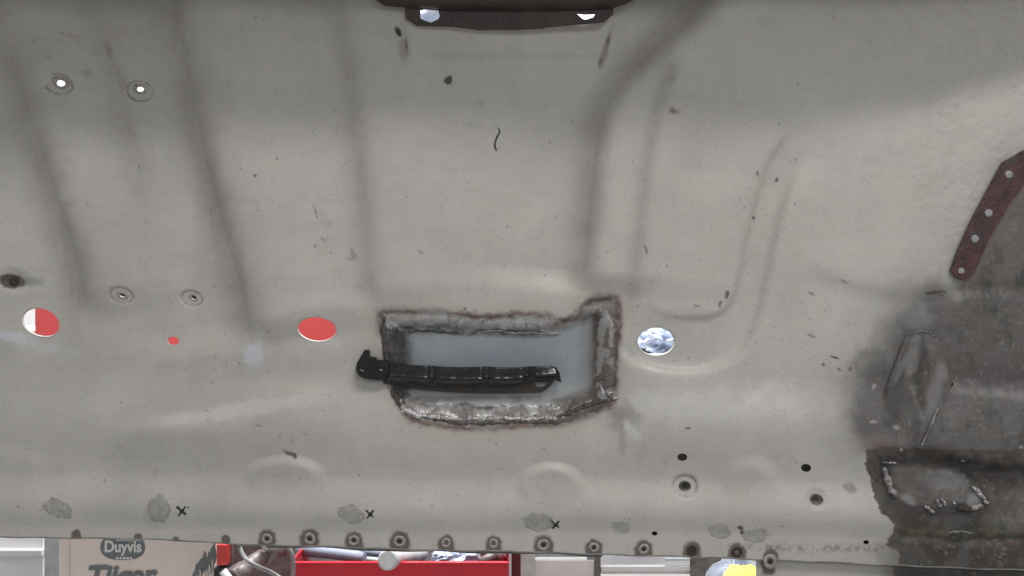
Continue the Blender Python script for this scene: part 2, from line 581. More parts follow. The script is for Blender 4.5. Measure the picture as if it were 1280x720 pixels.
# ------------------------------------------------------------------ finish of the sheet: paint, primer, soot, rust, bare steel
DARK_A = [(1128, 398), (1165, 372), (1196, 366), (1215, 340), (1250, 280), (1290, 215), (1400, 120), (1400, 900), (1108, 900), (1112, 690), (1150, 690), (1130, 560), (1078, 545), (1062, 520), (1080, 470), (1118, 425)]
DARK_B = [(1082, 561), (1098, 556), (1140, 560), (1400, 560), (1400, 900), (1125, 900), (1118, 705), (1124, 690), (1106, 680), (1113, 668), (1115, 657), (1108, 646), (1098, 640), (1092, 624), (1088, 600), (1080, 580)]
GROUND = [(78, 633, 17, 10, 20), (440, 641, 16, 11, 10), (673, 651, 18, 12, 5), (776, 657, 12, 7.5, 10), (897, 662, 14, 9, 5), (944, 668, 17, 9, 5), (203, 633, 13, 17, 0), (168, 97, 0.1, 0.1, 0)]
PLUGS = [(335, 672, 1), (388, 672, 1.1), (443, 674, 1), (500, 675, 1.12), (558, 677, .9), (617, 678, .9), (679, 680, 1.12), (742, 683, .95), (804, 685, 1.0), (864, 687, 1.0), (920, 689, 1.0)]
rs = np.random.RandomState(4)
SPECKS = []
for i in range(150):
    SPECKS.append((rs.uniform(-20, 1100), rs.uniform(-20, 660), rs.uniform(0.8, 1.7), rs.uniform(0.8, 1.5), rs.uniform(0, 180), rs.uniform(.2, .6)))
for i in range(75):
    SPECKS.append((rs.normal(1010, 60), rs.normal(450, 70), rs.uniform(0.8, 1.2) * rs.choice([1, 1, 2, 3]), rs.uniform(0.5, .85), rs.uniform(-20, 80), rs.uniform(.12, .55)))
for i in range(14):
    SPECKS.append((rs.normal(932, 10), rs.normal(290, 60), rs.uniform(0.9, 2.0), rs.uniform(0.6, 1.1), rs.uniform(40, 110), rs.uniform(.2, .6)))
for i in range(260):
    SPECKS.append((rs.uniform(-20, 1150), rs.uniform(-20, 680), rs.uniform(0.5, 0.95), rs.uniform(0.45, 0.8), rs.uniform(0, 180), rs.uniform(.1, .4)))
for i in range(34):
    SPECKS.append((rs.uniform(0, 1100), rs.uniform(0, 650), rs.uniform(4, 13), rs.uniform(0.35, 0.6), rs.normal(60, 40), rs.uniform(.12, .32)))
for i in range(22):
    SPECKS.append((rs.uniform(230, 460), rs.uniform(250, 560), rs.uniform(1, 6), rs.uniform(0.7, 1.1), rs.uniform(0, 120), rs.uniform(.2, .6)))
SPECKS = [q for q in SPECKS if not (q[2] > 2 and q[2] < 3.7 and q[3] > .5 and q[5] > .4)]
SPECKS += [(322, 221, 1.8, 1.5, 0, .9), (973, 224, 3, 2, 120, .9), (943, 272, 2, 2, 0, .9), (909, 368, 2.6, 5, 20, .85), (839, 140, 4, 3, 30, .6), (947, 217, 1.5, 3, 0, .7), (365, 566, 7, 2.2, 15, .8), (370, 569, 3, 3, 0, .9),
           (173, 208, 1.2, 3, -20, .4), (1044, 447, 6, 1.2, 15, 1), (1050, 462, 3, 1.2, 40, 1), (1064, 462, 1.5, 3, 20, 1), (1030, 456, 3, 2, 0, .9),
           (560, 101, 4.5, 4.5, 0, .95), (563, 97, 2, 3, 30, .9), (0, 628, 6, 3.5, 20, .95), (806, 312, 1.5, 6, -15, .6), (395, 265, 1, 8, -15, .5), (441, 318, 3, 8, -20, .35), (858, 534, 3, 1.5, 0, .8), (526, 315, 4, 1.5, 30, .4), (870, 382, 4, 1.2, 5, .6), (900, 380, 2, 4, 20, .7),
           (924, 658, 4, 2.5, 20, 1), (926, 664, 2.5, 2.5, 0, 1), (1015, 367, 5, 1.5, 30, .6), (1055, 352, 5, 1.5, 30, .5), (1015, 420, 5, 1.5, 20, .6), (1062, 610, 8, 5, 30, .35)]


def finish_of(x, y):
    """base colour (linear), roughness, metallic"""
    n = x.shape[0]
    col = np.empty((n, 3))
    col[:] = (0.420, 0.407, 0.378)
    rough = np.full(n, 0.43)
    met = np.zeros(n)

    def lay(mask, rgb, r=None, mt=None):
        m = np.clip(mask, 0, 1)
        col[:] = col * (1 - m[:, None]) + np.array(rgb)[None, :] * m[:, None]
        if r is not None:
            rough[:] = rough * (1 - m) + r * m
        if mt is not None:
            met[:] = met * (1 - m) + mt * m

    n1 = fbm(x, y, 40, 41)
    n2 = fbm(x, y, 9, 51)
    n3 = fbm(x, y, 150, 61)
    n4 = fbm(x, y, 3.2, 71, 2)
    # uneven paint: thin, dusty and slightly browner patches
    lay(0.22 * smoothstep(-.1, .9, n3), (0.345, 0.325, 0.30))
    lay(0.22 * smoothstep(0.0, 1.0, -n3) * smoothstep(600, 900, x), (0.47, 0.46, 0.44))
    lay(0.16 * smoothstep(0.1, .9, n1), (0.33, 0.32, 0.30))
    lay(0.35 * smoothstep(520, 0, x) * smoothstep(-.6, .6, n3 + 0.3), (0.33, 0.325, 0.30))  # left side painted darker as the light falls off
    # shade of the pressed slopes, painted as darker bands along each step
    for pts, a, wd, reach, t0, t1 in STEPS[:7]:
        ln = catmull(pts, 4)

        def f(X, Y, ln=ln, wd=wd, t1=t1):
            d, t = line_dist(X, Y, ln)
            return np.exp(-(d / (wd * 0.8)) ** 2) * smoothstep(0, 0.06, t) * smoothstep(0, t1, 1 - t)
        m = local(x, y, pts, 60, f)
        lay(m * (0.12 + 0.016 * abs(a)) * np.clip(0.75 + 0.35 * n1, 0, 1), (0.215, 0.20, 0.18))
    # fine scratches and chips through the paint
    for sx, sy, ra, rb, ang, al in SPECKS:
        e = (sx, sy, ra, rb, ang)
        m = local(x, y, [(sx, sy)], ra * 2 + rb * 2 + 2, lambda X, Y, e=e: 1 - smoothstep(0.75, 1.35, ellr(X, Y, e) + 0.25 * vnoise(X, Y, 2.5, 90)))
        lay(m * al, (0.05, 0.045, 0.045), 0.6)
    for i in range(70):
        sx, sy = rs2[i]
        m = local(x, y, [(sx, sy)], 8, lambda X, Y: 1 - smoothstep(0.6, 1.3, ellr(X, Y, (sx, sy, 2.2, 1.0, 30.0 * (i % 6)))))
        lay(m * 0.35, (0.60, 0.59, 0.56))
    for e, al in [((136, 68, 5, 16, -22), .4), ((107, 88, 6, 10, 0), .35), ((90, 45, 5, 9, -40), .25), ((150, 100, 7, 14, -15), .25), ((839, 141, 9, 4, 20), .4), ((365, 566, 8, 3, 20), .5), ((1062, 610, 9, 6, 30), .3), ((600, 130, 9, 5, 0), .2), ((592, 157, 14, 4, 0), .16), ((620, 157, 6, 4, 0), .16), ((405, 275, 5, 12, -30), .12), ((176, 330, 7, 14, 0), .12), ((195, 590, 8, 8, 0), .2)]:
        m = local(x, y, [e[:2]], 45, lambda X, Y, e=e: 1 - smoothstep(.2, 1.3, ellr(X, Y, e) + .7 * fbm(X, Y, 7, 99, 4)))
        lay(m * al, (0.15, 0.135, 0.12))
    # faint wiped streaks and dust
    lay(.13 * smoothstep(.2, .9, fbm(x, y * .25, 13, 501, 4)), (0.50, 0.49, 0.465))
    lay(.14 * smoothstep(.25, .9, fbm(x * .3 + y * .1, y, 10, 511, 4)), (0.29, 0.275, 0.25))
    lay(.3 * smoothstep(1.05, 1.35, n4 + .55 * n2), (0.2, 0.19, 0.17))
    # blue white pale spots, smoother than the paint round them
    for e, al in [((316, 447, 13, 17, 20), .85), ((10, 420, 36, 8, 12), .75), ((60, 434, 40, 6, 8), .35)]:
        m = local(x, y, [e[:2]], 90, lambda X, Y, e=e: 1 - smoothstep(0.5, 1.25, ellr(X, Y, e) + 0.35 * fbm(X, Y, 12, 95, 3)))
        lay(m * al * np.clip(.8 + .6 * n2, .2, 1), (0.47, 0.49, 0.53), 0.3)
    # paler rubbed ground by the repair; highlights of the crease painted in as well
    for e, al in [((880, 508, 120, 24, 0), .35), ((790, 530, 12, 26, -40), .5), ((300, 512, 110, 9, -8), .35), ((396, 428, 36, 10, 0), .35)]:
        m = local(x, y, [e[:2]], 260, lambda X, Y, e=e: 1 - smoothstep(0.4, 1.3, ellr(X, Y, e) + 0.4 * fbm(X, Y, 20, 97, 3)))
        lay(m * al, (0.56, 0.555, 0.54), 0.36)
    for e, al in [((772, 512, 26, 20, 35), .55), ((800, 560, 12, 22, 0), .2), ((778, 545, 5, 26, 0), .3)]:
        m = local(x, y, [e[:2]], 90, lambda X, Y, e=e: 1 - smoothstep(0.3, 1.3, ellr(X, Y, e) + 0.5 * fbm(X, Y, 14, 98, 4)))
        lay(m * al, (0.16, 0.14, 0.13))
    # bare ground ovals beside the marker crosses
    for i, e in enumerate(GROUND):
        m = local(x, y, [e[:2]], 45, lambda X, Y, e=e: 1 - smoothstep(0.86, 1.12, ellr(X, Y, e) + 0.22 * fbm(X, Y, 7, 120 + i, 3)))
        lay(m * (0.62 + .2 * n4), (0.255, 0.25, 0.238), 0.34, 0.3)
        lay(m * smoothstep(.1, .9, vnoise(x * .4 + y * .2, y, 2.4, 133 + i)) * .5, (0.42, 0.415, 0.40))
        m2 = local(x, y, [e[:2]], 45, lambda X, Y, e=e: np.exp(-((ellr(X, Y, e) - 1.0 + 0.15 * fbm(X, Y, 7, 120 + i, 3)) / 0.09) ** 2))
        lay(m2 * 0.6 * smoothstep(-.3, .3, fbm(x, y, 10, 160 + i, 2)), (0.13, 0.12, 0.11))
    # scorched halos of the plug welds
    for i, (cx, cy, s) in enumerate(PLUGS + [(98, 666, .55), (175, 670, .5), (222, 673, .4), (962, 694, .9), (284, 672, .5)]):
        m = local(x, y, [(cx, cy)], 26, lambda X, Y: (1 - smoothstep(0.82, 1.22, np.sqrt(((X - cx) / 11 / s) ** 2 + (np.minimum(Y - cy - 1, (Y - cy) * 0.35) / 12 / s) ** 2) + 0.1 * fbm(X, Y, 5, 140, 2))))
        lay(m * 0.86, (0.082, 0.06, 0.052), 0.5, 0.1)
    # thin rings round the pressed spots
    for cx, cy, rx, ry, ang in [(75, 106, 16, 12.5, 20), (173, 113, 15.5, 12.5, 15), (153, 369, 13.5, 9.5, 15), (236, 373, 12.5, 9, 15), (856, 607, 14.5, 12.5, 0)]:
        e = (cx, cy, rx, ry, ang)
        m = local(x, y, [(cx, cy)], 24, lambda X, Y: np.exp(-((ellr(X, Y, e) - 1) / 0.075) ** 2) * smoothstep(-.75, .35, fbm(X, Y, 8, 150, 2)))
        lay(m * 0.75, (0.10, 0.09, 0.085))
        m = local(x, y, [(cx, cy)], 24, lambda X, Y: 1 - smoothstep(0.8, 1.0, ellr(X, Y, e)))
        lay(m * 0.25, (0.34, 0.33, 0.315))
    # rust round the left hole
    m = local(x, y, [(11, 351)], 70, lambda X, Y: 1 - smoothstep(0.75, 1.1, ellr(X, Y, (9, 351, 17, 10, 12)) + .15 * fbm(X, Y, 6, 155, 3)))
    lay(m * .92, (0.045, 0.028, 0.026), 0.5)
    m = local(x, y, [(35, 352)], 70, lambda X, Y: 1 - smoothstep(0.3, 1.2, ellr(X, Y, (34, 352, 20, 8, 0)) + .2 * fbm(X, Y, 10, 155, 3)))
    lay(m * .5, (0.16, 0.16, 0.18))
    # dark slots and smudges below the crossmember
    for e, al in [((498, 40, 4, 8, -25), .95), ((505, 62, 7, 14, -10), .3), ((757, 62, 5, 20, 15), .45), ((762, 45, 3, 9, 15), .5), ((752, 74, 2.5, 6, 20), .7), ((508, 56, 1.6, 9, 0), .6)]:
        m = local(x, y, [e[:2]], 60, lambda X, Y, e=e: 1 - smoothstep(0.6, 1.3, ellr(X, Y, e) + .2 * fbm(X, Y, 8, 157, 2)))
        lay(m * al, (0.07, 0.06, 0.055))
    # scratchy grey dirt along the bottom right flange
    m = smoothstep(880, 960, x) * np.exp(-((y - (683 + 0.01 * (x - 1000))) / 5.0) ** 2) * smoothstep(-.5, .5, n4 + .4 * n2)
    lay(m * .6, (0.12, 0.115, 0.105))
    # soot and bare oxidised steel on the right
    reg = (x > 960)
    d = np.full(n, 200.0)
    if reg.any():
        d[reg] = poly_sd(x[reg], y[reg], DARK_A)
    dn = d + 12 * n1 + 4 * n2
    lay((1 - smoothstep(-18, 34, dn)) * 0.97, (0.058, 0.053, 0.052), 0.5, 0.1)
    lay((1 - smoothstep(10, 80, dn)) * 0.32, (0.20, 0.195, 0.195))
    m = local(x, y, [(1143, 398)], 80, lambda X, Y: 1 - smoothstep(.3, 1.2, ellr(X, Y, (1146, 400, 24, 16, 0))))
    lay(m * 0.55, (0.21, 0.225, 0.225))
    up = smoothstep(1190, 1215, x) * (1 - smoothstep(360, 372, y + 2 * n2)) * (d < 2)
    lay(up * 0.75, (0.125, 0.108, 0.10), 0.5, 0.2)
    m2 = smoothstep(1160, 1200, x) * np.exp(-((y - 395 - 10 * n1) / 24) ** 2) * (d < 0)
    lay(m2 * 0.4, (0.12, 0.105, 0.09))
    m2 = smoothstep(1160, 1200, x) * np.exp(-((y - 470 - 6 * n1) / 16) ** 2) * (d < 0)
    lay(m2 * 0.55, (0.075, 0.055, 0.06))
    m2 = smoothstep(1175, 1200, x) * np.exp(-((y - (486 + 0.1 * (x - 1180)) - 2 * n2) / 5) ** 2) * (d < 0)
    lay(m2 * 0.45, (0.24, 0.235, 0.235))
    reg = (x > 1040) & (y > 520)
    d = np.full(n, 200.0)
    if reg.any():
        d[reg] = poly_sd(x[reg], y[reg], DARK_B)
    dn = d + 1.6 * n2 + 1.2 * n4
    inb = 1 - smoothstep(-1.2, 1.2, dn)
    lay(inb, (0.05, 0.044, 0.04), 0.5, 0.1)
    lay(inb * (1 - smoothstep(2, 16, -dn + 5 * n1)) * (0.3 + 0.5 * smoothstep(-.2, .6, n1)), (0.115, 0.085, 0.075))
    lay(inb * smoothstep(.05, .7, n1) * .5, (0.05, 0.045, 0.043))
    lay(inb * smoothstep(.1, .8, -n1) * .35, (0.15, 0.14, 0.135))
    m2 = smoothstep(1105, 1135, x) * (1 - smoothstep(1230, 1330, x)) * np.exp(-((y - 664 - 5 * n1) / 7) ** 2)
    lay(m2 * .7 * smoothstep(-.7, .4, n2), (0.15, 0.145, 0.07))
    m2 = smoothstep(1115, 1140, x) * np.exp(-((y - 679 - 3 * n1) / 5) ** 2)
    lay(m2 * .7, (0.04, 0.035, 0.032))
    m2 = smoothstep(1215, 1260, x) * np.exp(-((y - 650 - 5 * n1) / 13) ** 2)
    lay(m2 * .5, (0.24, 0.225, 0.21))
    m2 = smoothstep(1215, 1270, x) * np.exp(-((y - 680 - 3 * n2) / 7) ** 2)
    lay(m2 * .45 * smoothstep(-.3, .5, n2), (0.15, 0.08, 0.055))
    m2 = smoothstep(1085, 1110, x) * np.exp(-((y - (563 + 0.13 * (x - 1100)) - 2 * n2) / 8) ** 2) * (x < 1290)
    lay(m2 * .85, (0.035, 0.031, 0.03))
    m2 = ((x > 1060) & (x < 1120)) * np.exp(-((y - 557 - 4 * n1) / 9) ** 2) * smoothstep(1065, 1095, x)
    lay(m2 * .5, (0.12, 0.062, 0.05))
    dk = ((d < 0) | (dn < 0)) * 1.0
    dsoot = np.full(n, 0.0)
    rr_ = x > 1060
    if rr_.any():
        dsoot[rr_] = 1 - smoothstep(-20, 6, poly_sd(x[rr_], y[rr_], DARK_A))
    dk = np.maximum(dsoot, inb)
    s1 = fbm(x * .35, y, 9, 301, 4)
    s2 = fbm(x, y * .4, 14, 311, 4)
    s3 = fbm(x, y, 26, 321, 4)
    lay(dk * smoothstep(.15, .8, s1) * .3, (0.12, 0.115, 0.11))
    lay(dk * smoothstep(.1, .8, s2) * .5, (0.03, 0.042, 0.042))
    lay(dk * smoothstep(.1, .7, s3) * .45, (0.10, 0.082, 0.068))
    lay(dk * smoothstep(.3, .8, -s3) * .3, (0.14, 0.135, 0.13))
    lay(dk * smoothstep(.8, 1.1, n4 + .5 * n2 + .3 * s3) * .35, (0.24, 0.235, 0.23))
    # pale nicks in the soot
    for e in [(1094, 483, 2.5, 4, 30), (1089, 526, 5, 2, -10), (1118, 533, 5, 3, 20), (1172, 505, 3, 5, 20), (1268, 556, 2, 2, 0), (1124, 561, 2, 2, 0)]:
        m = local(x, y, [e[:2]], 14, lambda X, Y, e=e: 1 - smoothstep(0.6, 1.3, ellr(X, Y, e) + .3 * fbm(X, Y, 4, 158, 2)))
        lay(m * .65, (0.36, 0.35, 0.34))
    # folded gusset and the small sill patch
    for e, rgb, al in [((1141, 445, 9, 26, 10), (0.23, 0.225, 0.22), .6), ((1163, 490, 9, 40, 14), (0.23, 0.225, 0.225), .65), ((1158, 448, 5, 22, -10), (0.06, 0.058, 0.058), .6), ((1118, 502, 18, 32, 20), (0.05, 0.047, 0.047), .9),
                       ((1140, 530, 6, 26, 0), (0.06, 0.057, 0.055), .6), ((1150, 460, 3, 34, 6), (0.05, 0.048, 0.048), .5), ((1124, 466, 4, 24, 25), (0.20, 0.2, 0.2), .5), ((1172, 465, 3, 26, -14), (0.19, 0.185, 0.185), .5)]:
        m = local(x, y, [e[:2]], 80, lambda X, Y, e=e: 1 - smoothstep(.4, 1.25, ellr(X, Y, e) + .35 * fbm(X, Y, 12, 461, 4)))
        lay(m * al, rgb)
    m = local(x, y, [(1165, 604)], 90, lambda X, Y: 1 - smoothstep(-6, 1, poly_sd(X, Y, [(1108, 580), (1180, 582), (1208, 594), (1224, 620), (1224, 632), (1150, 630), (1118, 620)]) + 3 * fbm(X, Y, 12, 463, 3)))
    lay(m * .8, (0.12, 0.113, 0.108), .48, .2)
    m = local(x, y, [(1165, 604)], 100, lambda X, Y: np.exp(-((poly_sd(X, Y, [(1100, 574), (1180, 576), (1212, 590), (1228, 612), (1230, 638), (1150, 638), (1112, 626)]) + 2.5 * fbm(X, Y, 9, 467, 3)) / 4.5) ** 2))
    lay(m * .8, (0.03, 0.027, 0.026), .6, 0)
    for e, rgb, al in [((1180, 600, 34, 13, 8), (0.19, 0.185, 0.18), .6), ((1150, 610, 12, 7, 30), (0.085, 0.08, 0.078), .7), ((1133, 622, 12, 6, 35), (0.27, 0.265, 0.26), .6), ((1120, 592, 10, 18, 0), (0.12, 0.11, 0.105), .5), ((1214, 622, 12, 8, 0), (0.27, 0.265, 0.26), .6), ((1188, 628, 14, 5, 5), (0.06, 0.055, 0.05), .6)]:
        m = local(x, y, [e[:2]], 60, lambda X, Y, e=e: 1 - smoothstep(.4, 1.2, ellr(X, Y, e) + .35 * fbm(X, Y, 9, 465, 4)))
        lay(m * al, rgb)
    # ---- round the repair
    near = (x > 420) & (x < 830) & (y > 340) & (y < 590)
    do = np.full(n, 200.0)
    di = np.full(n, 200.0)
    if near.any():
        do[near] = poly_sd(x[near], y[near], PATCH_OUT)
        di[near] = poly_sd(x[near], y[near], PATCH_IN)
    lay(np.exp(-(np.maximum(do + 1.5 * n2, 0) / 15) ** 2) * 0.28, (0.25, 0.20, 0.165))
    arc = np.clip(0.5 + 0.9 * vnoise(x, y, 34, 171) + .25 * (x > 730) + .2 * (y > 515), 0, 1)
    lay(np.exp(-((do - 1.5 + 2.2 * n2) / 4.2) ** 2) * arc * 0.85, (0.10, 0.055, 0.05))
    ins = 1 - smoothstep(-1.5, 1.5, do + 2.0 * n2)
    # band ground back to steel between the outline and the dished middle
    lay(ins, (0.29, 0.282, 0.275), 0.45, 0.1)
    lay(ins * smoothstep(.1, .8, n2) * .35, (0.18, 0.17, 0.165))
    lay(ins * smoothstep(.1, .8, -n2) * .45, (0.42, 0.41, 0.41))
    # zinc blue middle
    mid = 1 - smoothstep(-5, 3, di + 2.2 * n2)
    lay(mid, (0.255, 0.285, 0.305), 0.34, 0.2)
    lay(mid * smoothstep(.1, .9, vnoise(x, y * .12, 2.2, 177)) * .22, (0.30, 0.325, 0.34))
    lay(mid * smoothstep(.2, .9, fbm(x, y, 22, 178, 4)) * .35, (0.31, 0.325, 0.335))
    lay(mid * smoothstep(480, 494, y) * .7, (0.32, 0.32, 0.31))
    lay(mid * smoothstep(0.1, .9, n1) * .35, (0.19, 0.20, 0.22))
    lay(mid * np.exp(-(((y - 447) / 14) ** 2)) * smoothstep(540, 600, x) * (1 - smoothstep(660, 720, x)) * .4, (0.17, 0.20, 0.245))
    # burnt left end and right end, dark line where the sheets meet
    lay(ins * (1 - smoothstep(504, 524, x + 6 * n1)) * smoothstep(396, 415, y) * np.clip(1.0 - .25 * n2, 0, 1), (0.035, 0.033, 0.032), 0.6, 0)
    lay(ins * smoothstep(733, 746, x + 4 * n1) * smoothstep(378, 392, y) * .9, (0.062, 0.052, 0.046), 0.6, 0)
    lay(ins * smoothstep(716, 736, x + 6 * n1) * .5, (0.15, 0.14, 0.13), 0.5, 0.05)
    edge_n = np.clip(0.55 + 0.8 * vnoise(x, y, 21, 173), 0, 1)
    lay(ins * np.exp(-((di - 0.5 + 2.6 * n2) / 3.0) ** 2) * edge_n * .85, (0.055, 0.048, 0.045))
    lay(ins * np.exp(-((y - 497 - 3 * n1) / 4.5) ** 2) * (x > 510) * (x < 690) * .6 * edge_n, (0.10, 0.09, 0.085))
    lay(ins * smoothstep(686, 712, x) * smoothstep(490, 506, y + (x - 700) * .25) * .8, (0.07, 0.06, 0.055), 0.42)
    lay(ins * np.exp(-((x - 748 - 3 * n2) / 3.5) ** 2) * (y > 395) * (y < 500) * .75, (0.06, 0.052, 0.048))
    # ragged ground weld: flat bright lands broken by dark pits
    j1 = fbm(x * .55, y, 6, 181, 4)
    lane = (x > 500) & (x < 706)
    yb = np.interp(x, [490, 505, 520, 600, 700, 712], [492, 500, 507, 509, 508, 500])
    ye_ = np.interp(x, [490, 505, 520, 600, 700, 712], [508, 516, 521, 526, 525, 518])
    inside = smoothstep(-1.2, 1.2, (y - yb) + 4 * j1) * smoothstep(-1.2, 1.2, (ye_ - y) + 2 * j1) * lane
    lay(inside * .85, (0.27, 0.265, 0.26), 0.5, 0.15)
    lay(inside * smoothstep(.05, .25, j1) * .8, (0.13, 0.12, 0.115), .5, .2)
    lay(inside * smoothstep(.0, .3, -j1) * np.exp(-((y - ye_ + 4) / 4) ** 2) * .9, (0.66, 0.65, 0.65), .34, .6)  # highlight line along the lower weld edge, painted bright
    # pale scraped streaks down the right side
    for pts, ww in (([(738, 386), (750, 383), (756, 396), (752, 420), (750, 445), (748, 470)], 4.0), ([(756, 388), (765, 405), (764, 430)], 3.2), ([(752, 440), (760, 448), (768, 452)], 5.5), ([(748, 482), (752, 492), (757, 494), (766, 490)], 4.5), ([(724, 402), (712, 405), (690, 408)], 3.5)):
        m = local(x, y, pts, 14, lambda X, Y, pts=pts, ww=ww: 1 - smoothstep(.75, 1.1, np.abs(line_dist(X, Y, pts)[0]) / ww + .9 * fbm(X, Y, 8, 185, 3)))
        lay(m * .8, (0.29, 0.285, 0.28), .42, .3)
    lay(ins * smoothstep(.4, .75, fbm(x, y, 7, 187, 4)) * .45 * (1 - mid), (0.09, 0.082, 0.078))
    lay(ins * smoothstep(.3, .6, fbm(x, y, 9, 191, 4)) * .5 * (1 - mid) * smoothstep(395, 400, y) * (1 - smoothstep(410, 416, y)), (0.45, 0.44, 0.44))
    # jagged dark line where the patch steps down under the upper weld
    yl = np.interp(x, [506, 530, 552, 575, 620, 660, 700], [411, 414, 413, 417, 414, 416, 418]) + 2.6 * fbm(x, x * 0, 13, 531, 3)
    on = smoothstep(504, 512, x) * (1 - smoothstep(692, 704, x))
    lay(on * np.exp(-((y - yl) / 1.5) ** 2) * .85, (0.035, 0.032, 0.03), .6, 0)
    lay(on * (y > yl) * np.exp(-((y - yl) / 7) ** 2) * .5 * np.clip(.7 + .5 * n1, 0, 1), (0.10, 0.10, 0.10))
    lay(on * (y < yl) * np.exp(-((y - yl + 2.4) / 1.3) ** 2) * smoothstep(.0, .5, vnoise(x, y * 0, 17, 541)) * .8, (0.55, 0.54, 0.53), .35, .4)
    for pts, ww, rgb, al in (([(690, 408), (706, 402), (722, 398), (731, 385), (740, 376), (762, 374)], 3.6, (0.07, 0.045, 0.04), .9), ([(771, 380), (773, 420), (770, 450), (768, 478), (762, 500)], 4.0, (0.085, 0.05, 0.048), .85),
                             ([(690, 527), (712, 524), (740, 514), (765, 500)], 4.0, (0.06, 0.045, 0.04), .85), ([(505, 520), (530, 528), (570, 532), (620, 534), (690, 529)], 3.0, (0.12, 0.08, 0.065), .7),
                             ([(476, 394), (479, 420), (481, 452)], 3.0, (0.05, 0.045, 0.044), .8), ([(474, 391), (500, 390), (530, 391)], 2.2, (0.13, 0.075, 0.07), .8), ([(576, 394), (600, 396), (642, 396)], 3.0, (0.10, 0.065, 0.06), .85),
                             ([(744, 396), (746, 430), (744, 470), (742, 492)], 3.0, (0.045, 0.04, 0.037), .8), ([(512, 501), (540, 503), (560, 502)], 3.0, (0.09, 0.08, 0.075), .7), ([(556, 508), (580, 506), (598, 511), (615, 509)], 2.0, (0.04, 0.037, 0.035), .85),
                             ([(640, 500), (680, 500), (700, 503), (730, 496), (744, 488)], 4.0, (0.07, 0.06, 0.055), .7), ([(700, 516), (725, 508), (748, 499)], 3.4, (0.07, 0.062, 0.058), .8), ([(716, 510), (740, 502)], 1.4, (0.4, 0.39, 0.39), .5),
                             ([(488, 484), (494, 497), (500, 506)], 2.4, (0.05, 0.045, 0.043), .85), ([(497, 484), (503, 492), (505, 502)], 1.6, (0.05, 0.045, 0.043), .85)):
        m = local(x, y, pts, 22, lambda X, Y, pts=pts, ww=ww: np.exp(-((line_dist(X, Y, pts)[0] + 1.8 * fbm(X, Y, 8, 551, 3)) / ww) ** 2) * np.clip(.75 + .7 * fbm(X, Y, 12, 561, 3), 0, 1))
        lay(m * al, rgb, .55, 0)
    # steel scuffs where the grinder ran over the paint
    for e, al in [((553, 396, 9, 6, 20), .8), ((783, 440, 9, 10, 40), .5), ((700, 392, 10, 6, 0), .5), ((795, 528, 7, 13, -35), .5), ((742, 520, 8, 5, 0), .4)]:
        m = local(x, y, [e[:2]], 40, lambda X, Y, e=e: 1 - smoothstep(0.7, 1.15, ellr(X, Y, e) + .3 * fbm(X, Y, 6, 175, 3)))
        lay(m * al, (0.36, 0.36, 0.36), 0.35, 0.3)
    return col, rough, met


_r = np.random.RandomState(12)
rs2 = np.stack([_r.normal(900, 160, 70), _r.normal(470, 70, 70)], 1)


def build_sheet(name, x, y, cut, holes, parent, lift=0.0, extra=None):
    """pressed sheet from a grid of millimetre positions; cut = boolean per cell to leave out"""
    ny, nx = x.shape
    xc = (x[:-1, :-1] + x[1:, 1:]) / 2
    yc = (y[:-1, :-1] + y[1:, 1:]) / 2
    keep = ~cut(xc, yc)
    for e in holes:
        keep &= ~(ellr(xc, yc, e) < 1)
    idx = np.arange(ny * nx).reshape(ny, nx)
    q = np.stack([idx[:-1, :-1], idx[1:, :-1], idx[1:, 1:], idx[:-1, 1:]], -1).reshape(-1, 4)
    k = keep.reshape(-1)
    used = np.zeros(ny * nx, bool)
    used[q[k].ravel()] = True
    gone = np.zeros(ny * nx, bool)
    gone[q[~k].ravel()] = True
    xf, yf = x.ravel().copy(), y.ravel().copy()
    rim = used & gone
    for e in holes:
        cx, cy, rx, ry, a = e
        m = np.where(rim)[0]
        m = m[(np.abs(xf[m] - cx) < rx + 5) & (np.abs(yf[m] - cy) < rx + 5)]
        r = ellr(xf[m], yf[m], e)
        mm = m[(r < 1.6)]
        r = r[(r < 1.6)]
        xf[mm] = cx + (xf[mm] - cx) / r
        yf[mm] = cy + (yf[mm] - cy) / r
    new = -np.ones(ny * nx, np.int64)
    new[used] = np.arange(used.sum())
    xs, ys = xf[used], yf[used]
    h = H(xs, ys) + lift
    if extra is not None:
        h = h + extra(xs, ys)
    co = np.stack([(xs - 640) / 1000, -h / 1000, ZC + (360 - ys) / 1000], 1).astype(np.float32)
    fq = new[q[k]].astype(np.int32)
    me = bpy.data.meshes.new(name)
    me.vertices.add(len(co))
    me.vertices.foreach_set('co', co.ravel())
    me.loops.add(fq.size)
    me.loops.foreach_set('vertex_index', fq.ravel())
    me.polygons.add(len(fq))
    me.polygons.foreach_set('loop_start', np.arange(0, fq.size, 4, dtype=np.int32))
    me.polygons.foreach_set('loop_total', np.full(len(fq), 4, np.int32))
    me.update(calc_edges=True)
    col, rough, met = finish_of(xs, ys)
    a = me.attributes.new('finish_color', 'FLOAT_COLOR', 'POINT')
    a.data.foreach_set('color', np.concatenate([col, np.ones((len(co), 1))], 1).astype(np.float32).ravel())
    a = me.attributes.new('finish_surface', 'FLOAT_COLOR', 'POINT')
    a.data.foreach_set('color', np.stack([rough - 0.08, met, met * 0, met * 0 + 1], 1).astype(np.float32).ravel())
    return link(name, me, M['sheet'], parent, True)


def Hs(x, y):
    return float(H(np.array([float(x)]), np.array([float(y)]))[0])


# ------------------------------------------------------------------ the car body, seen from below
body = empty('car_underbody', (0, 0, 0), 0,
             'beige painted car floor seen from below with a welded repair patch in its middle', 'car body')

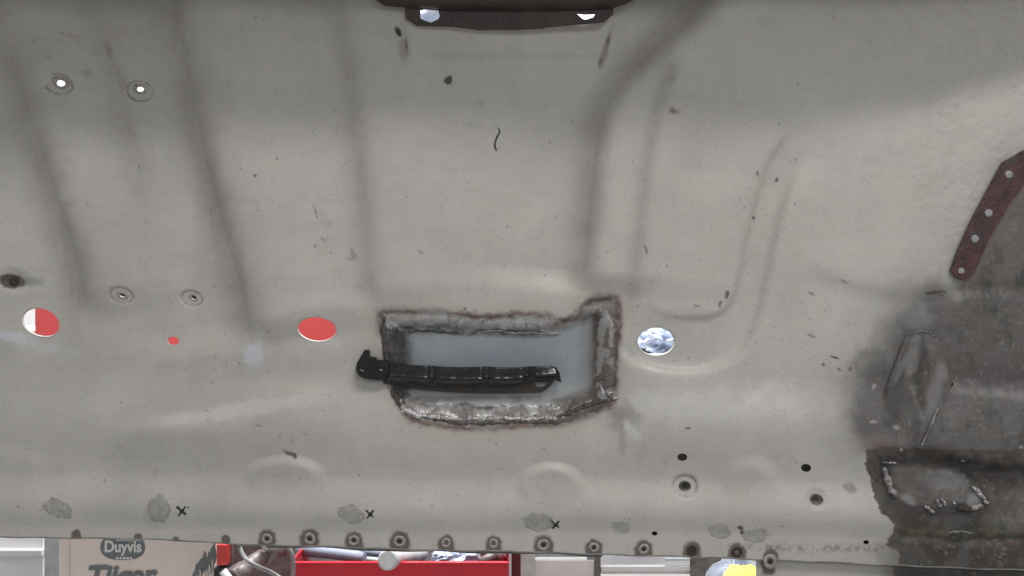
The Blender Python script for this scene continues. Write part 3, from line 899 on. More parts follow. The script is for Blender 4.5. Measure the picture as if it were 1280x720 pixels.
HOLES = [
    (48, 403, 26, 16.5, 22), (396, 411.5, 24.5, 15.5, 4), (821, 427, 24, 18, 0), (214, 426.5, 7.2, 5.2, 10),
    (77, 104, 6.0, 3.8, 25), (173, 110, 4.6, 3.4, 15), (154, 369, 3.6, 2.2, 20), (238, 372, 3.4, 2.2, 20),
    (852, 570.5, 6.2, 4.8, 5), (1007, 584.5, 6.4, 5, 10), (856, 608, 7.8, 6.6, 5), (1019.5, 624, 8.6, 7, 10), (817.5, 665.5, 3.6, 2.6, 0),
    (1081, 676.5, 3.6, 2.4, 0), (10, 351, 5, 3.6, 0), (1186.5, 479.5, 5.0, 4.4, 0), (498, 40, 2.6, 5.6, -25),
]
CUTTOP = [(512, -200), (512, 24), (530, 29), (640, 32), (750, 24), (762, 15), (762, -200)]


def cut_main(X, Y):
    m = (X > 505) & (X < 770) & (Y < 40)
    out = np.zeros(X.shape, bool)
    out[m] = poly_sd(X[m], Y[m], CUTTOP) < 0
    m = (X > 460) & (X < 790) & (Y > 360) & (Y < 545)
    out[m] |= poly_sd(X[m], Y[m], PATCH_OUT) < -4
    return out


STEP = 1.35
xs1 = np.arange(-70, 1350, STEP)
v1 = np.linspace(0, 1, int(800 / STEP))


def edge_y(x):
    return np.interp(x, [-100, 0, 120, 230, 340, 500, 640, 760, 900, 1000, 1110, 1400], [667, 670, 672, 675, 681, 685.5, 689, 692, 697, 700, 706, 716]) + 0.5 * np.sin(x / 37) + 0.4 * np.sin(x / 11.3)


X1 = np.repeat(xs1[None, :], len(v1), 0)
Y1 = -65 + (edge_y(xs1)[None, :] + 65) * v1[:, None]
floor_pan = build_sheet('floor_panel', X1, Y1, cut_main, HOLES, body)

# thickness of the lower edge: the sheet turns back
vs, fs = [], []
xe = np.arange(-70, 1350, 4.0)
ye = edge_y(xe)
he = H(xe, ye)
for i in range(len(xe)):
    for dy, dh in ((0, 0.0), (1.1, 0.5), (2.0, -0.6), (1.6, -2.2), (-1.0, -3.0)):
        vs.append(P(xe[i], ye[i] + dy - 0.2, -(he[i] + dh) / 1000 * 1.0))
nn = 5
for i, v in enumerate(vs):  # P() scales with depth; keep the true plane position
    xi = xe[i // nn]
    v.x = (xi - 640) / 1000
for i in range(len(xe) - 1):
    for k in range(nn - 1):
        fs.append((i * nn + k, i * nn + k + 1, (i + 1) * nn + k + 1, (i + 1) * nn + k))
M['edge'] = plain('dirty_edge_paint', (0.21, 0.20, 0.185), 0.55, 0.1, 0.35, 60, 0.4, dirt=(0.07, 0.055, 0.05), dirt_amt=0.8)
link('folded_edge', mesh_from(vs, fs), M['edge'], body, True)


# the second skin of the sill that shows under the edge (two stretches)
def back_strip(name, x0, x1, ytop, ybot, h, col_dark=False):
    gx = np.arange(x0, x1, 1.6)
    gv = np.linspace(0, 1, 34)
    X = np.repeat(gx[None, :], len(gv), 0)
    Y = ytop(gx)[None, :] + (ybot(gx) - ytop(gx))[None, :] * gv[:, None]
    return build_sheet(name, X, Y, lambda a, b: np.zeros(a.shape, bool), [], body, 0, lambda a, b: h - H(a, b) + 0.3 * fbm(a, b, 60, 201, 2))


back_strip('sill_flange', 946, 1350, lambda g: edge_y(g) - 14, lambda g: np.interp(g, [940, 952, 1350], [705, 775, 790]), -4.0)
M['strip'] = plain('grey_seam_sheet', (0.14, 0.132, 0.125), 0.5, 0.2, 0.35, 50, 0.4, dirt=(0.05, 0.04, 0.035), dirt_amt=0.7)
ol = [(330, 672)] + [(x, float(edge_y(x)) + 4.6 + 1.0 * math.sin(x / 23.0)) for x in range(332, 760, 12)] + [(765, 684)]
plate('seam_strip', [ol], -0.006, 0.0015, M['strip'], body, 0.0003)  # second sheet, kept dark to paint the shadow line under the edge

# the pressed patch let into the hole
gx = np.arange(462, 790, 0.8)
gy = np.arange(362, 545, 0.8)
X2, Y2 = np.meshgrid(gx, gy)
patch = build_sheet('repair_patch', X2, Y2, lambda a, b: poly_sd(a, b, PATCH_OUT) > -1, [], body, 0.7)
patch['label'] = 'blue grey zinc repair patch with scorched and ground edges'


def bead(name, pts, wd, ht, mat, seed, ripple=3.2, parent=body, blob=0.45):
    """a run of weld: overlapping crescents of uneven width lying on the sheet"""
    ln = catmull(pts, 10)
    # resample every 0.8 mm
    acc = [0]
    for a, b in zip(ln, ln[1:]):
        acc.append(acc[-1] + math.dist(a, b))
    n = max(int(acc[-1] / 0.9), 6)
    s = np.linspace(0, acc[-1], n)
    bx = np.interp(s, acc, [p[0] for p in ln])
    by = np.interp(s, acc, [p[1] for p in ln])
    tx, ty = np.gradient(bx), np.gradient(by)
    L = np.hypot(tx, ty)
    tx, ty = tx / L, ty / L
    r = np.random.RandomState(seed)
    off = np.interp(s, np.arange(0, acc[-1] + 8, 6), r.uniform(-1, 1, len(np.arange(0, acc[-1] + 8, 6)))) * wd * 0.35
    wv = wd * (1 + blob * np.interp(s, np.arange(0, acc[-1] + 8, 4), r.uniform(-1, 1, len(np.arange(0, acc[-1] + 8, 4))))) * np.clip(np.minimum(s, acc[-1] - s) / wd + 0.15, 0, 1)
    cross = np.linspace(-1, 1, 9)
    VX, VY, VH = [], [], []
    for c in cross:
        wav = 1 + 0.16 * r.uniform(-1, 1, n)
        VX.append(bx - ty * (c * wv * wav + off))
        VY.append(by + tx * (c * wv * wav + off))
        VH.append(ht * np.sqrt(max(1 - c * c, 0)) * (0.75 + 0.25 * np.abs(np.sin(s / ripple + 0.9 * c * c))) * (1 + blob * .8 * r.uniform(-1, 1, n)) * (wv / wd) - 0.5 * (abs(c) > .99))
    VX, VY, VH = np.array(VX), np.array(VY), np.array(VH)
    hh = H(VX.ravel(), VY.ravel()) + 0.7 + VH.ravel()
    co = np.stack([(VX.ravel() - 640) / 1000, -hh / 1000, ZC + (360 - VY.ravel()) / 1000], 1)
    fs = [(k * n + i, k * n + i + 1, (k + 1) * n + i + 1, (k + 1) * n + i) for k in range(8) for i in range(n - 1)]
    me = mesh_from(co, fs)
    return link(name, me, mat, parent, True)


bead('weld_bead', [(508, 416), (530, 414), (560, 417), (578, 418)], 1.1, 1.3, M['weld_dark'], 1)
bead('weld_bead', [(572, 413), (578, 419), (600, 416), (622, 414), (640, 417), (668, 417), (692, 419)], 1.1, 1.6, M['weld_dull'], 2)
bead('weld_bead', [(747, 483), (753, 488), (752, 496)], 2.8, 2.4, M['weld'], 9)
bead('weld_bead', [(757, 494), (766, 490)], 2.8, 2.4, M['weld'], 10)
bead('weld_bead', [(764, 498), (773, 497)], 2.0, 2.0, M['weld'], 11)
bead('weld_bead', [(489, 486), (494, 497), (503, 508)], 2.2, 2.0, M['weld_dark'], 12)
bead('weld_bead', [(495, 486), (503, 496), (506, 507)], 1.8, 1.8, M['weld_dark'], 13)
bead('weld_bead', [(500, 500), (507, 510), (518, 517), (535, 520), (552, 522)], 3.2, 2.6, M['weld_bright'], 14)
bead('weld_bead', [(548, 521), (570, 524), (590, 523), (604, 524)], 2.8, 2.4, M['weld'], 15)
bead('weld_bead', [(600, 524), (625, 522), (660, 523), (682, 522), (697, 523)], 2.4, 2.4, M['weld_bright'], 16)
bead('weld_bead', [(520, 519), (560, 527), (600, 529), (650, 527), (700, 527)], 1.5, 1.2, M['weld_dark'], 37)
bead('weld_bead', [(697, 520), (712, 515), (730, 507), (745, 503), (758, 500)], 2.6, 2.0, M['weld_dark'], 18)
bead('weld_bead', [(690, 512), (700, 510)], 2.6, 2.2, M['weld_bright'], 19)
bead('weld_bead', [(481, 395), (479, 420), (484, 455), (489, 480)], 2.0, 1.4, M['weld_dark'], 20)
# spatter: small drops thrown round the seam
r = random.Random(5)
drop = None
for i in range(46):
    t = r.random()
    if i < 22:
        px, py = r.uniform(500, 700), r.gauss(521, 6)
    elif i < 36:
        px, py = r.gauss(756, 8), r.gauss(490, 12)
    else:
        px, py = r.uniform(500, 740), r.gauss(401, 7)
    if drop is None:
        bm = bmesh.new()
        bmesh.ops.create_icosphere(bm, subdivisions=1, radius=1)
        dme = bpy.data.meshes.new('spatter_drop')
        bm.to_mesh(dme)
        bm.free()
        drop = dme
        drop.materials.append(M['weld'])
        drop.polygons.foreach_set('use_smooth', [True] * len(drop.polygons))
    o = bpy.data.objects.new('spatter_drop', drop)
    s = r.uniform(0.0007, 0.0017)
    o.scale = (s * r.uniform(.8, 1.6), s * .7, s)
    o.rotation_euler = (0, r.uniform(0, 3), 0)
    o.location = ((px - 640) / 1000, -(Hs(px, py) + 0.8) / 1000, ZC + (360 - py) / 1000)
    o.parent = body
    C.objects.link(o)


def ring(name, cx, cy, prof, mat, rot_e=None, n=28, parent=body, follow=True, rx=1, ry=1, ang=0, seed=0):
    """turned ring: prof = (radius, height) in mm, laid on the sheet"""
    rr = random.Random(seed)
    h0 = Hs(cx, cy)
    vs, fs = [], []
    ca, sa = math.cos(math.radians(ang)), math.sin(math.radians(ang))
    ph = rr.uniform(0, 6)
    X, Y, HH = [], [], []
    for (rad, hh) in prof:
        for k in range(n):
            t = 2 * math.pi * k / n
            wob = 1 + 0.05 * math.sin(2 * t + ph) + 0.015 * math.sin(3 * t + ph * 2) if seed else 1
            u, v = rad * rx * math.cos(t) * wob, rad * ry * math.sin(t) * wob
            X.append(cx + u * ca - v * sa)
            Y.append(cy + u * sa + v * ca)
            HH.append(hh)
    X, Y, HH = np.array(X), np.array(Y), np.array(HH)
    base = H(X, Y) if follow else h0
    hz = base + HH
    co = np.stack([(X - 640) / 1000, -hz / 1000, ZC + (360 - Y) / 1000], 1)
    m = len(prof)
    for i in range(m - 1):
        for k in range(n):
            k2 = (k + 1) % n
            fs.append((i * n + k, (i + 1) * n + k, (i + 1) * n + k2, i * n + k2))
    if prof[-1][0] < .5 or (rx == 1 and prof[-1][0] < 3):
        fs.append(tuple((m - 1) * n + k for k in range(n)))
    return link(name, mesh_from(co, fs), mat, parent, True)


for i, (cx, cy, s) in enumerate(PLUGS):
    deep = -2.6 if i in (1, 3, 6, 8, 7, 0, 2) else -0.9
    cy = min(cy, float(edge_y(cx)) - 8.5 * s)
    p_ = ring('plug_weld', cx, cy, [(7.0 * s, -0.4), (6.2 * s, 0.9), (4.6 * s, 1.1), (3.0 * s, 0.3), (2.7 * s, deep)], M['spot'] if i not in (9, 10) else M['rust'], n=20, seed=i + 1)
    if deep < -2 or i == 9:
        ring('pit', cx, cy, [(2.75 * s, 0.35), (2.4 * s, 0.45), (0.4, 0.5)], M['rust'], n=14, parent=p_, seed=i + 30)
ring('plug_weld', 961, 700, [(9, 1), (7.5, 2.2), (5.5, 2.0), (3.6, 1.0), (3.2, 0.2)], M['spot'], n=20, seed=77)
ring('pit', 961, 700, [(3.4, 1.3), (2.8, 1.6), (0.4, 1.7)], M['rust'], n=14, seed=78)

# turned lips of the holes
for e, lip in zip(HOLES[:4] + HOLES[10:12], (3.2, 3.0, 3.0, 1.6, 5.5, 5.5)):
    cx, cy, rx, ry, a = e
    ring('hole_rim', cx, cy, [(1.0 + 1.0 / rx, 0.25), (1.0, 0.35), (0.975, -0.4), (0.95, -lip)], M['paint'], n=48, rx=rx, ry=ry, ang=a, parent=body)
for e in HOLES[4:8]:
    cx, cy, rx, ry, a = e
    ring('spot_washer', cx, cy, [(1.9, 0.1), (1.7, 0.8), (1.25, 0.9), (1.0, 0.3), (0.85, -1.8)], M['spot'], n=24, rx=rx, ry=ry, ang=a, parent=body, seed=int(cx))
# left rusty hole: a bolt head sits inside it
ring('bolt', 11, 351, [(6, -1), (5.6, 1.2), (3.0, 2.2), (2.2, 1.6), (0.3, 1.6)], M['rust'], n=16, parent=body)
# threaded bush inside the larger lower holes
for cx, cy in ((857, 609), (1020, 625)):
    ring('threaded_bush', cx, cy, [(8.5, -5.5), (5.2, -5.0), (4.4, -5.6), (3.6, -9), (0.3, -9.5)], M['strip'], n=24, parent=body, follow=False)

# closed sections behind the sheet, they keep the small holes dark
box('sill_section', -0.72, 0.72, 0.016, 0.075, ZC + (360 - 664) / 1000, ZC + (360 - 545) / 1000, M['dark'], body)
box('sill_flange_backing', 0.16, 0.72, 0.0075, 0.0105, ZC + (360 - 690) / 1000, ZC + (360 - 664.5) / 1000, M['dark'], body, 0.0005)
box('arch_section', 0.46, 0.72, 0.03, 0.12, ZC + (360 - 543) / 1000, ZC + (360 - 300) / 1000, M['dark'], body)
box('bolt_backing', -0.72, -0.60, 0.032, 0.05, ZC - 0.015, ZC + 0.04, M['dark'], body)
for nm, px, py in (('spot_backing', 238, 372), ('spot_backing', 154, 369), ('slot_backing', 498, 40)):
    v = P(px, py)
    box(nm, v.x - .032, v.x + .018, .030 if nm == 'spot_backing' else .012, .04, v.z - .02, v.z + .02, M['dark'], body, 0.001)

# unseen panel added above the frame, its depth shaped to shade the floor top
PROF_ = 0
prof = [(-950, 132), (-640, 150), (-400, 152), (-60, 138), (160, 146), (330, 142), (470, 128), (640, 92), (800, 55), (950, 20)]
vs, fs = [], []
for px, dp in prof:
    for yy, zz in ((0.004, 0.462), (-dp / 1000, 0.385), (-dp / 1000 - 0.012, 0.392), (-dp / 1000 - 0.012, 0.405), (0.004, 0.49)):
        vs.append(Vector((px / 1000, yy, ZC + zz)))
for i in range(len(prof) - 1):
    for k in range(5):
        k2 = (k + 1) % 5
        fs.append((i * 5 + k, i * 5 + k2, (i + 1) * 5 + k2, (i + 1) * 5 + k))
fs += [(0, 1, 2, 3, 4), tuple(range((len(prof) - 1) * 5, len(prof) * 5))[::-1]]
link('shading_panel', mesh_from(vs, fs), M['paint'], body, False)

# ---- right: red strip, rivets, gusset, seam and the lower patch
st = plate('reinforcing_strip', [[(1300, 182), (1278, 188), (1250, 204), (1238, 226), (1212, 275), (1194, 315), (1186, 338), (1193, 346), (1204, 350), (1216, 338), (1232, 300), (1262, 250), (1300, 200)]], 0.0035, 0.003, M['redstrip'], body)
st['label'] = 'dark red riveted strip'
for i, (cx, cy) in enumerate([(1257, 219), (1232, 267), (1215, 299), (1198, 339)]):
    vs, fs = [], []
    n = 16
    rr = 5.2 if i < 3 else 4.2
    pr = [(rr, 6.2), (rr * .95, 7.6), (rr * .7, 8.4), (rr * .45, 7.9), (rr * .2, 8.5)]
    for rad, hh in pr:
        for k in range(n):
            t = 2 * math.pi * k / n
            vs.append(Vector(((cx - 640 + rad * math.cos(t)) / 1000, -hh / 1000, ZC + (360 - cy + rad * 1.0 * math.sin(t)) / 1000)))
    for a in range(len(pr) - 1):
        for k in range(n):
            fs.append((a * n + k, a * n + (k + 1) % n, (a + 1) * n + (k + 1) % n, (a + 1) * n + k))
    fs.append(tuple((len(pr) - 1) * n + k for k in range(n)))
    link('rivet', mesh_from(vs, fs), M['rivet'], body, True)


def facet(name, pts, tris, mat, parent, sub=3, rough_mm=0.6, lift=0):
    """folded sheet piece from corner points (x, y, height mm)"""
    bm = bmesh.new()
    vv = []
    for x, y, h in pts:
        vv.append(bm.verts.new(((x - 640) / 1000, -(h + lift) / 1000, ZC + (360 - y) / 1000)))
    for t in tris:
        bm.faces.new([vv[i] for i in t])
    bmesh.ops.subdivide_edges(bm, edges=list(bm.edges), cuts=7, use_grid_fill=True)
    bmesh.ops.triangulate(bm, faces=bm.faces)
    for _ in range(sub):
        bmesh.ops.smooth_vert(bm, verts=[v for v in bm.verts if not v.is_boundary], factor=0.5, use_axis_x=False, use_axis_y=True, use_axis_z=False)
    for v in bm.verts:
        v.co.y += rough_mm / 1000 * mnoise.noise(v.co * 90)
    bmesh.ops.recalc_face_normals(bm, faces=bm.faces)
    me = bpy.data.meshes.new(name)
    bm.to_mesh(me)
    bm.free()
    return link(name, me, mat, parent, True)


b0 = [Hs(1135, 418), Hs(1168, 420), Hs(1184, 474), Hs(1145, 558), Hs(1102, 497)]


def tri_height(x, y, pts, tris):
    out = np.full(x.shape, -1e3)
    for a, b, c in tris:
        (x1, y1, h1), (x2, y2, h2), (x3, y3, h3) = pts[a], pts[b], pts[c]
        dn_ = (y2 - y3) * (x1 - x3) + (x3 - x2) * (y1 - y3)
        l1 = ((y2 - y3) * (x - x3) + (x3 - x2) * (y - y3)) / dn_
        l2 = ((y3 - y1) * (x - x3) + (x1 - x3) * (y - y3)) / dn_
        l3 = 1 - l1 - l2
        m = (l1 > -.03) & (l2 > -.03) & (l3 > -.03)
        out[m] = np.maximum(out[m], (l1 * h1 + l2 * h2 + l3 * h3)[m])
    return out


GUS = [(1133, 418), (1153, 413), (1168, 420), (1180.5, 476), (1146, 558), (1103, 498)]
gp = [(1133, 418, b0[0] + 1.2), (1153, 413, b0[1] + 3), (1168, 420, b0[1] + 4), (1183, 476, b0[2] + 23), (1146, 558, b0[3] + 1.5), (1103, 498, b0[4] + .6), (1138, 482, b0[2] - 4), (1160, 470, b0[2] + 10)]
gt = [(0, 1, 6), (1, 7, 6), (1, 2, 7), (2, 3, 7), (3, 4, 7), (7, 4, 6), (4, 5, 6), (5, 0, 6)]
XX, YY = np.meshgrid(np.arange(1096, 1190, 1.1), np.arange(406, 566, 1.1))
g = build_sheet('gusset', XX, YY, lambda a, b: poly_sd(a, b, GUS) > 0, [], body, 0,
                lambda a, b: np.maximum(tri_height(a, b, gp, gt), H(a, b) + .4) - H(a, b) + .5 * fbm(a, b, 18, 431, 3))
g['label'] = 'kite shaped folded gusset of sooty steel'


def strip3(name, pts, r, mat, seed, parent=body):
    """uneven raised seam through (x, y, height) points"""
    rr = random.Random(seed)
    out, rad = [], []
    for a, b in zip(pts, pts[1:]):
        L = math.dist(a[:2], b[:2])
        n = max(int(L / 2.5), 2)
        for k in range(n):
            t = k / n
            p = [a[j] + (b[j] - a[j]) * t for j in range(3)]
            out.append(Vector(((p[0] - 640 + rr.uniform(-.5, .5)) / 1000, -(p[2]) / 1000, ZC + (360 - p[1]) / 1000)))
            rad.append(r * rr.uniform(.6, 1.3) / 1000)
    return tube(name, out, rad, mat, parent, 8)


M['seam'] = plain('scraped_seam_metal', (0.22, 0.215, 0.21), 0.45, 0.35, 0.3, 200, 0.5, dirt=(0.12, 0.11, 0.105), dirt_amt=0.7)
strip3('seam_edge', [(1168, 420, b0[1] + 5), (1174, 445, b0[1] + 7), (1181, 474, b0[2] + 16)], 0.8, M['seam'], 1)
strip3('seam_edge', [(1180, 483, b0[2] + 16), (1170, 500, b0[2] + 14), (1156, 525, b0[3] + 10), (1146, 556, b0[3] + 2.5)], 1.6, M['seam'], 2)
strip3('seam_edge', [(1134, 418, b0[0] + 2), (1150, 413, b0[1] + 4.5), (1160, 415, b0[1] + 5), (1168, 422, b0[1] + 5)], 0.6, M['seam'], 3)
strip3('torn_edge', [(1158, 366, Hs(1158, 366) + 1), (1172, 364, Hs(1172, 364) + 2), (1182, 366, Hs(1182, 366) + 2)], 1.2, M['weld_dark'], 4)
bead('weld_bead', [(1174, 367), (1180, 366)], 1.8, 2.5, M['weld_bright'], 40)

LP = catmull([(1104, 576), (1135, 578), (1180, 578), (1208, 592), (1222, 612), (1226, 632), (1205, 634), (1170, 630), (1140, 632), (1118, 622), (1108, 600)], 4, True)
XX, YY = np.meshgrid(np.arange(1092, 1240, 1.1), np.arange(566, 646, 1.1))
lp = build_sheet('sill_patch', XX, YY, lambda a, b: poly_sd(a, b, LP) + 1.5 * fbm(a, b, 7, 441, 2) > 0, [], body, 0,
                 lambda a, b: .6 + 2.6 * smoothstep(0, 16, -poly_sd(a, b, LP)) + 1.0 * fbm(a, b, 16, 451, 4))
lp['label'] = 'small grey patch with bright weld runs'
bead('weld_bead', [(1103, 583), (1108, 598), (1114, 612), (1120, 620)], 3.6, 4.0, M['weld_dull'], 50)
bead('weld_bead', [(1101, 577), (1110, 578), (1118, 577)], 1.4, 4.0, M['weld'], 51)
bead('weld_bead', [(1152, 629), (1158, 636), (1162, 635)], 2.6, 4.5, M['weld'], 52)
bead('weld_bead', [(1168, 622), (1171, 632)], 2.2, 5.0, M['weld_bright'], 53)
bead('weld_bead', [(1174, 621), (1176, 631)], 1.8, 5.0, M['weld_bright'], 54)
bead('weld_bead', [(1187, 624), (1189, 629)], 2.0, 5.0, M['weld_bright'], 55)
bead('weld_bead', [(1217, 608), (1223, 615), (1228, 624), (1229, 630)], 3.4, 4.5, M['weld_bright'], 56)
bead('weld_bead', [(1206, 634), (1216, 632), (1226, 630)], 2.6, 3.0, M['weld_dull'], 57)
bead('weld_bead', [(1198, 573), (1202, 577)], 2.4, 4.0, M['weld'], 58)
bead('weld_bead', [(1180, 664), (1195, 662), (1212, 665)], 1.8, 3.0, M['seam'], 59)
ring('burnt_hole', 1200, 632, [(9, 5.0), (8, 5.6), (2, 5.4), (.3, 5.4)], M['rust'], n=20, rx=1.0, ry=.42, ang=8, seed=9)

# marker crosses and the squiggle: ink lines on the paint
def ink(name, pts, r, parent=body, seed=0):
    rr = random.Random(seed)
    ln = catmull(pts, 5)
    vs, fs = [], []
    n = len(ln)
    for i, (x, y) in enumerate(ln):
        a = ln[max(i - 1, 0)]
        b = ln[min(i + 1, n - 1)]
        L = math.dist(a, b)
        nx_, ny_ = -(b[1] - a[1]) / L, (b[0] - a[0]) / L
        w_ = r * rr.uniform(.7, 1.25)
        for s in (-1, 1):
            X_, Y_ = x + nx_ * w_ * s, y + ny_ * w_ * s
            vs.append(((X_ - 640) / 1000, -(Hs(X_, Y_) + 0.25) / 1000, ZC + (360 - Y_) / 1000))
    for i in range(n - 1):
        fs.append((2 * i, 2 * i + 1, 2 * i + 3, 2 * i + 2))
    return link(name, mesh_from(vs, fs), M['marker'], parent, True)


ink('marker_line', [(623, 160), (624.5, 164), (621, 171), (618.5, 179), (619, 184), (620.5, 188)], 1.1)
for i, (cx, cy, s) in enumerate([(231, 636, 1.15), (464, 640, 1.0), (694, 654, 1.0)]):
    ink('marker_cross', [(cx - 5 * s, cy - 5 * s), (cx, cy), (cx + 4.5 * s, cy + 4 * s)], 1.0 + .5 * (i == 0), seed=i)
    ink('marker_cross', [(cx + 4.5 * s, cy - 5 * s), (cx + .5, cy + .5), (cx - 4 * s, cy + 5.5 * s)], 1.1, seed=i + 9)
    ink('marker_cross', [(cx - 1, cy - 1), (cx + 2, cy + 2)], 2.4, seed=i + 19)
ink('marker_cross', [(238.5, 632), (240, 631)], 1.1, seed=3)

# ---- dark crossmember at the top
bpy.data.objects['floor_panel']['label'] = 'beige grey painted floor sheet with pressed ribs'
cm = empty('crossmember', (0, -0.01, ZC + 0.34), 0, 'dark brown steel crossmember with two five sided holes at the top of the picture', 'crossmember')
plate('web_plate', [[(505, -90), (508, 16), (509, 25), (522, 34), (566, 35), (592, 38), (595, 39), (640, 39), (678, 37.5), (682, 36), (754, 29.5), (765, 20), (768, -90)],
                    [(525.5, 14.5), (533, 13.5), (549, 15), (551, 23), (549, 27), (540, 31.5), (534, 30), (526, 26)],
                    [(718, 18.5), (730, 20), (744.5, 19.5), (741, 25), (731, 28), (727, 27)]], 0.006, 0.004, M['cross'], cm)
vs, fs = [], []
pr = [(450, -12), (466, 0), (482, 11), (509, 13), (560, 16), (640, 17), (720, 16), (764, 14), (778, 10), (805, -3), (840, -30)]
N_ = 9
for px, py in pr:
    for k in range(N_):
        t = k / (N_ - 1) * math.pi * 0.5
        # rounded lower edge of the box section
        hh = 11 + 22 * math.sin(t)
        yy = py - 12 * (1 - math.cos(t))
        vs.append(((px - 640) / 1000, -hh / 1000, ZC + (360 - yy) / 1000))
    vs.append(((px - 640) / 1000, -0.033, ZC + (360 + 130) / 1000))
N_ += 1
for i in range(len(pr) - 1):
    for k in range(N_ - 1):
        fs.append((i * N_ + k, i * N_ + k + 1, (i + 1) * N_ + k + 1, (i + 1) * N_ + k))
me = mesh_from([(a, b, c_) if j % N_ != N_ - 1 else (a, b, ZC + 0.49) for j, (a, b, c_) in enumerate(vs)], fs)
link('box_section', me, M['cross'], cm, True)

# ---- black hooked bracket lying on the repair
br = empty('black_bracket', (-0.06, -0.008, ZC - 0.105), 0, 'glossy black ribbed steel bar with hooked left end fixed across the repair patch', 'bracket')
top = catmull([(474, 452), (500, 455.5), (530, 457), (570, 459), (606, 458.5), (640, 459.5), (670, 458), (690, 458.5), (695, 461)], 6)
bot = catmull([(480, 479), (500, 480.5), (530, 482), (570, 483.5), (606, 483.5), (640, 482), (668, 476.5), (690, 474.5), (696, 472)], 6)
n = 150
ua = np.linspace(0, 1, len(top))
ux = np.linspace(0, 1, n)
tx_, ty_ = np.interp(ux, ua, [p[0] for p in top]), np.interp(ux, ua, [p[1] for p in top])
bx_, by_ = np.interp(ux, ua, [p[0] for p in bot]), np.interp(ux, ua, [p[1] for p in bot])
# ribbed bar: three long swells with waists between them
K = 22
BASEH = 6.0
vs, fs = [], []
for i in range(n):
    xm = (tx_[i] + bx_[i]) / 2
    waist = sum(math.exp(-((xm - q) / 4.2) ** 2) for q in (541, 609, 659)) + 0.7 * math.exp(-((xm - 482) / 4.0) ** 2)
    for k in range(K):
        c = k / (K - 1)
        px = tx_[i] * (1 - c) + bx_[i] * c
        py = ty_[i] * (1 - c) + by_[i] * c
        if c < 0.45:      # sloping upper face
            h = 8.5 + 3.5 * (c / .45) - 4.5 * min(waist, 1)
        else:
            h = 3 + (9 - 4.5 * min(waist, 1)) * (1 - smoothstep(.6, 1.0, np.array(c)) * .55)
        # crest line catches the light
        h += 1.8 * math.exp(-((c - 0.58) / 0.075) ** 2) * (1 - 0.9 * min(waist, 1))
        end = min(1, (1 - ux[i]) * 26)
        h = (BASEH - 9 + float(h) * end) + 0.25 * mnoise.noise(Vector((px / 7, py / 7, 3)))
        vs.append(((px - 640) / 1000, -h / 1000, ZC + (360 - py) / 1000))
for i in range(n - 1):
    for k in range(K - 1):
        fs.append((i * K + k, i * K + k + 1, (i + 1) * K + k + 1, (i + 1) * K + k))
for edge in (0, K - 1):      # turn the long edges back to the patch
    base = len(vs)
    for i in range(n):
        a = vs[i * K + edge]
        vs.append((a[0], a[1] + 0.007, a[2]))
    for i in range(n - 1):
        fs.append((i * K + edge, base + i, base + i + 1, (i + 1) * K + edge))
bm = bmesh.new()
me = mesh_from(vs, fs)
bm.from_mesh(me)
finish(bm, 'ribbed_bar', M['black'], br, True)
plate('mounting_flange', [[(480, 476), (520, 480), (600, 480), (660, 474), (694, 472), (690, 480), (685, 485), (677, 490.5), (640, 491.5), (600, 491.5), (560, 490), (520, 486.5), (500, 484), (484, 481.5), (479, 480)],
                          [(667, 477.5), (685, 477.5), (684.5, 480.5), (681, 484), (675, 485), (670, 483.5), (668, 480.5)]], -0.0045, 0.0022, M['blackflange'], br, 0.0005)
# hook: an L of thick steel with a rounded nose, turned up at the end
hp = [(458, 438), (461.5, 438), (462.5, 446), (470.5, 447.2), (471, 450), (484, 451), (487, 462), (483, 471.5), (474, 473), (464, 472.4), (457, 470.6), (451.5, 467), (448, 462), (448, 458), (449.3, 453), (454, 445)]
hook = plate('hook', [hp], 0.0005, 0.011, M['black'], br, 0.0014, smooth=False)
plate('hook_lip', [catmull([(450, 461), (458, 463.5), (468, 463.5), (476, 461), (482, 466), (474, 471), (462, 471), (452, 467)], 3, True)], 0.0085, 0.005, M['black'], br, 0.0022, smooth=True)
plate('end_tab', [[(689, 459), (694, 459.5), (698, 466), (700, 476), (695, 474), (692, 466)]], 0.0, 0.006, M['black'], br, 0.0012)
box('stud', P(560, 0).x, P(562, 0).x, -0.0, 0.012, P(0, 484).z + .004, P(0, 462).z, M['dark'], br, .0003)

# ------------------------------------------------------------------ the workshop behind
for nm, args in (('workshop_floor', (-6, 6, -6, 4.0, -0.05, 0.0)),):
    o = box(nm, *args, M['floor'], None, 0.001)
    o['kind'] = 'structure'
o = box('back_wall', -6, 6, 2.1, 2.25, 0.0, 3.6, M['wall'], None, 0.001)
o['kind'] = 'structure'

# work bench that carries the boxes
wb = empty('workbench', (0.0, 0.8, 0), 0, 'plain grey work bench carrying the cardboard box and the red tool tray', 'workbench')
box('bench_top', -1.15, 1.35, 0.42, 1.02, 0.365, 0.40, M['wood'], wb, .003)
for lx in (-1.1, 1.24):
    for ly in (0.46, 0.92):
        box('leg', lx, lx + .06, ly, ly + .06, 0.0, 0.3645, M['post'], wb, .002)

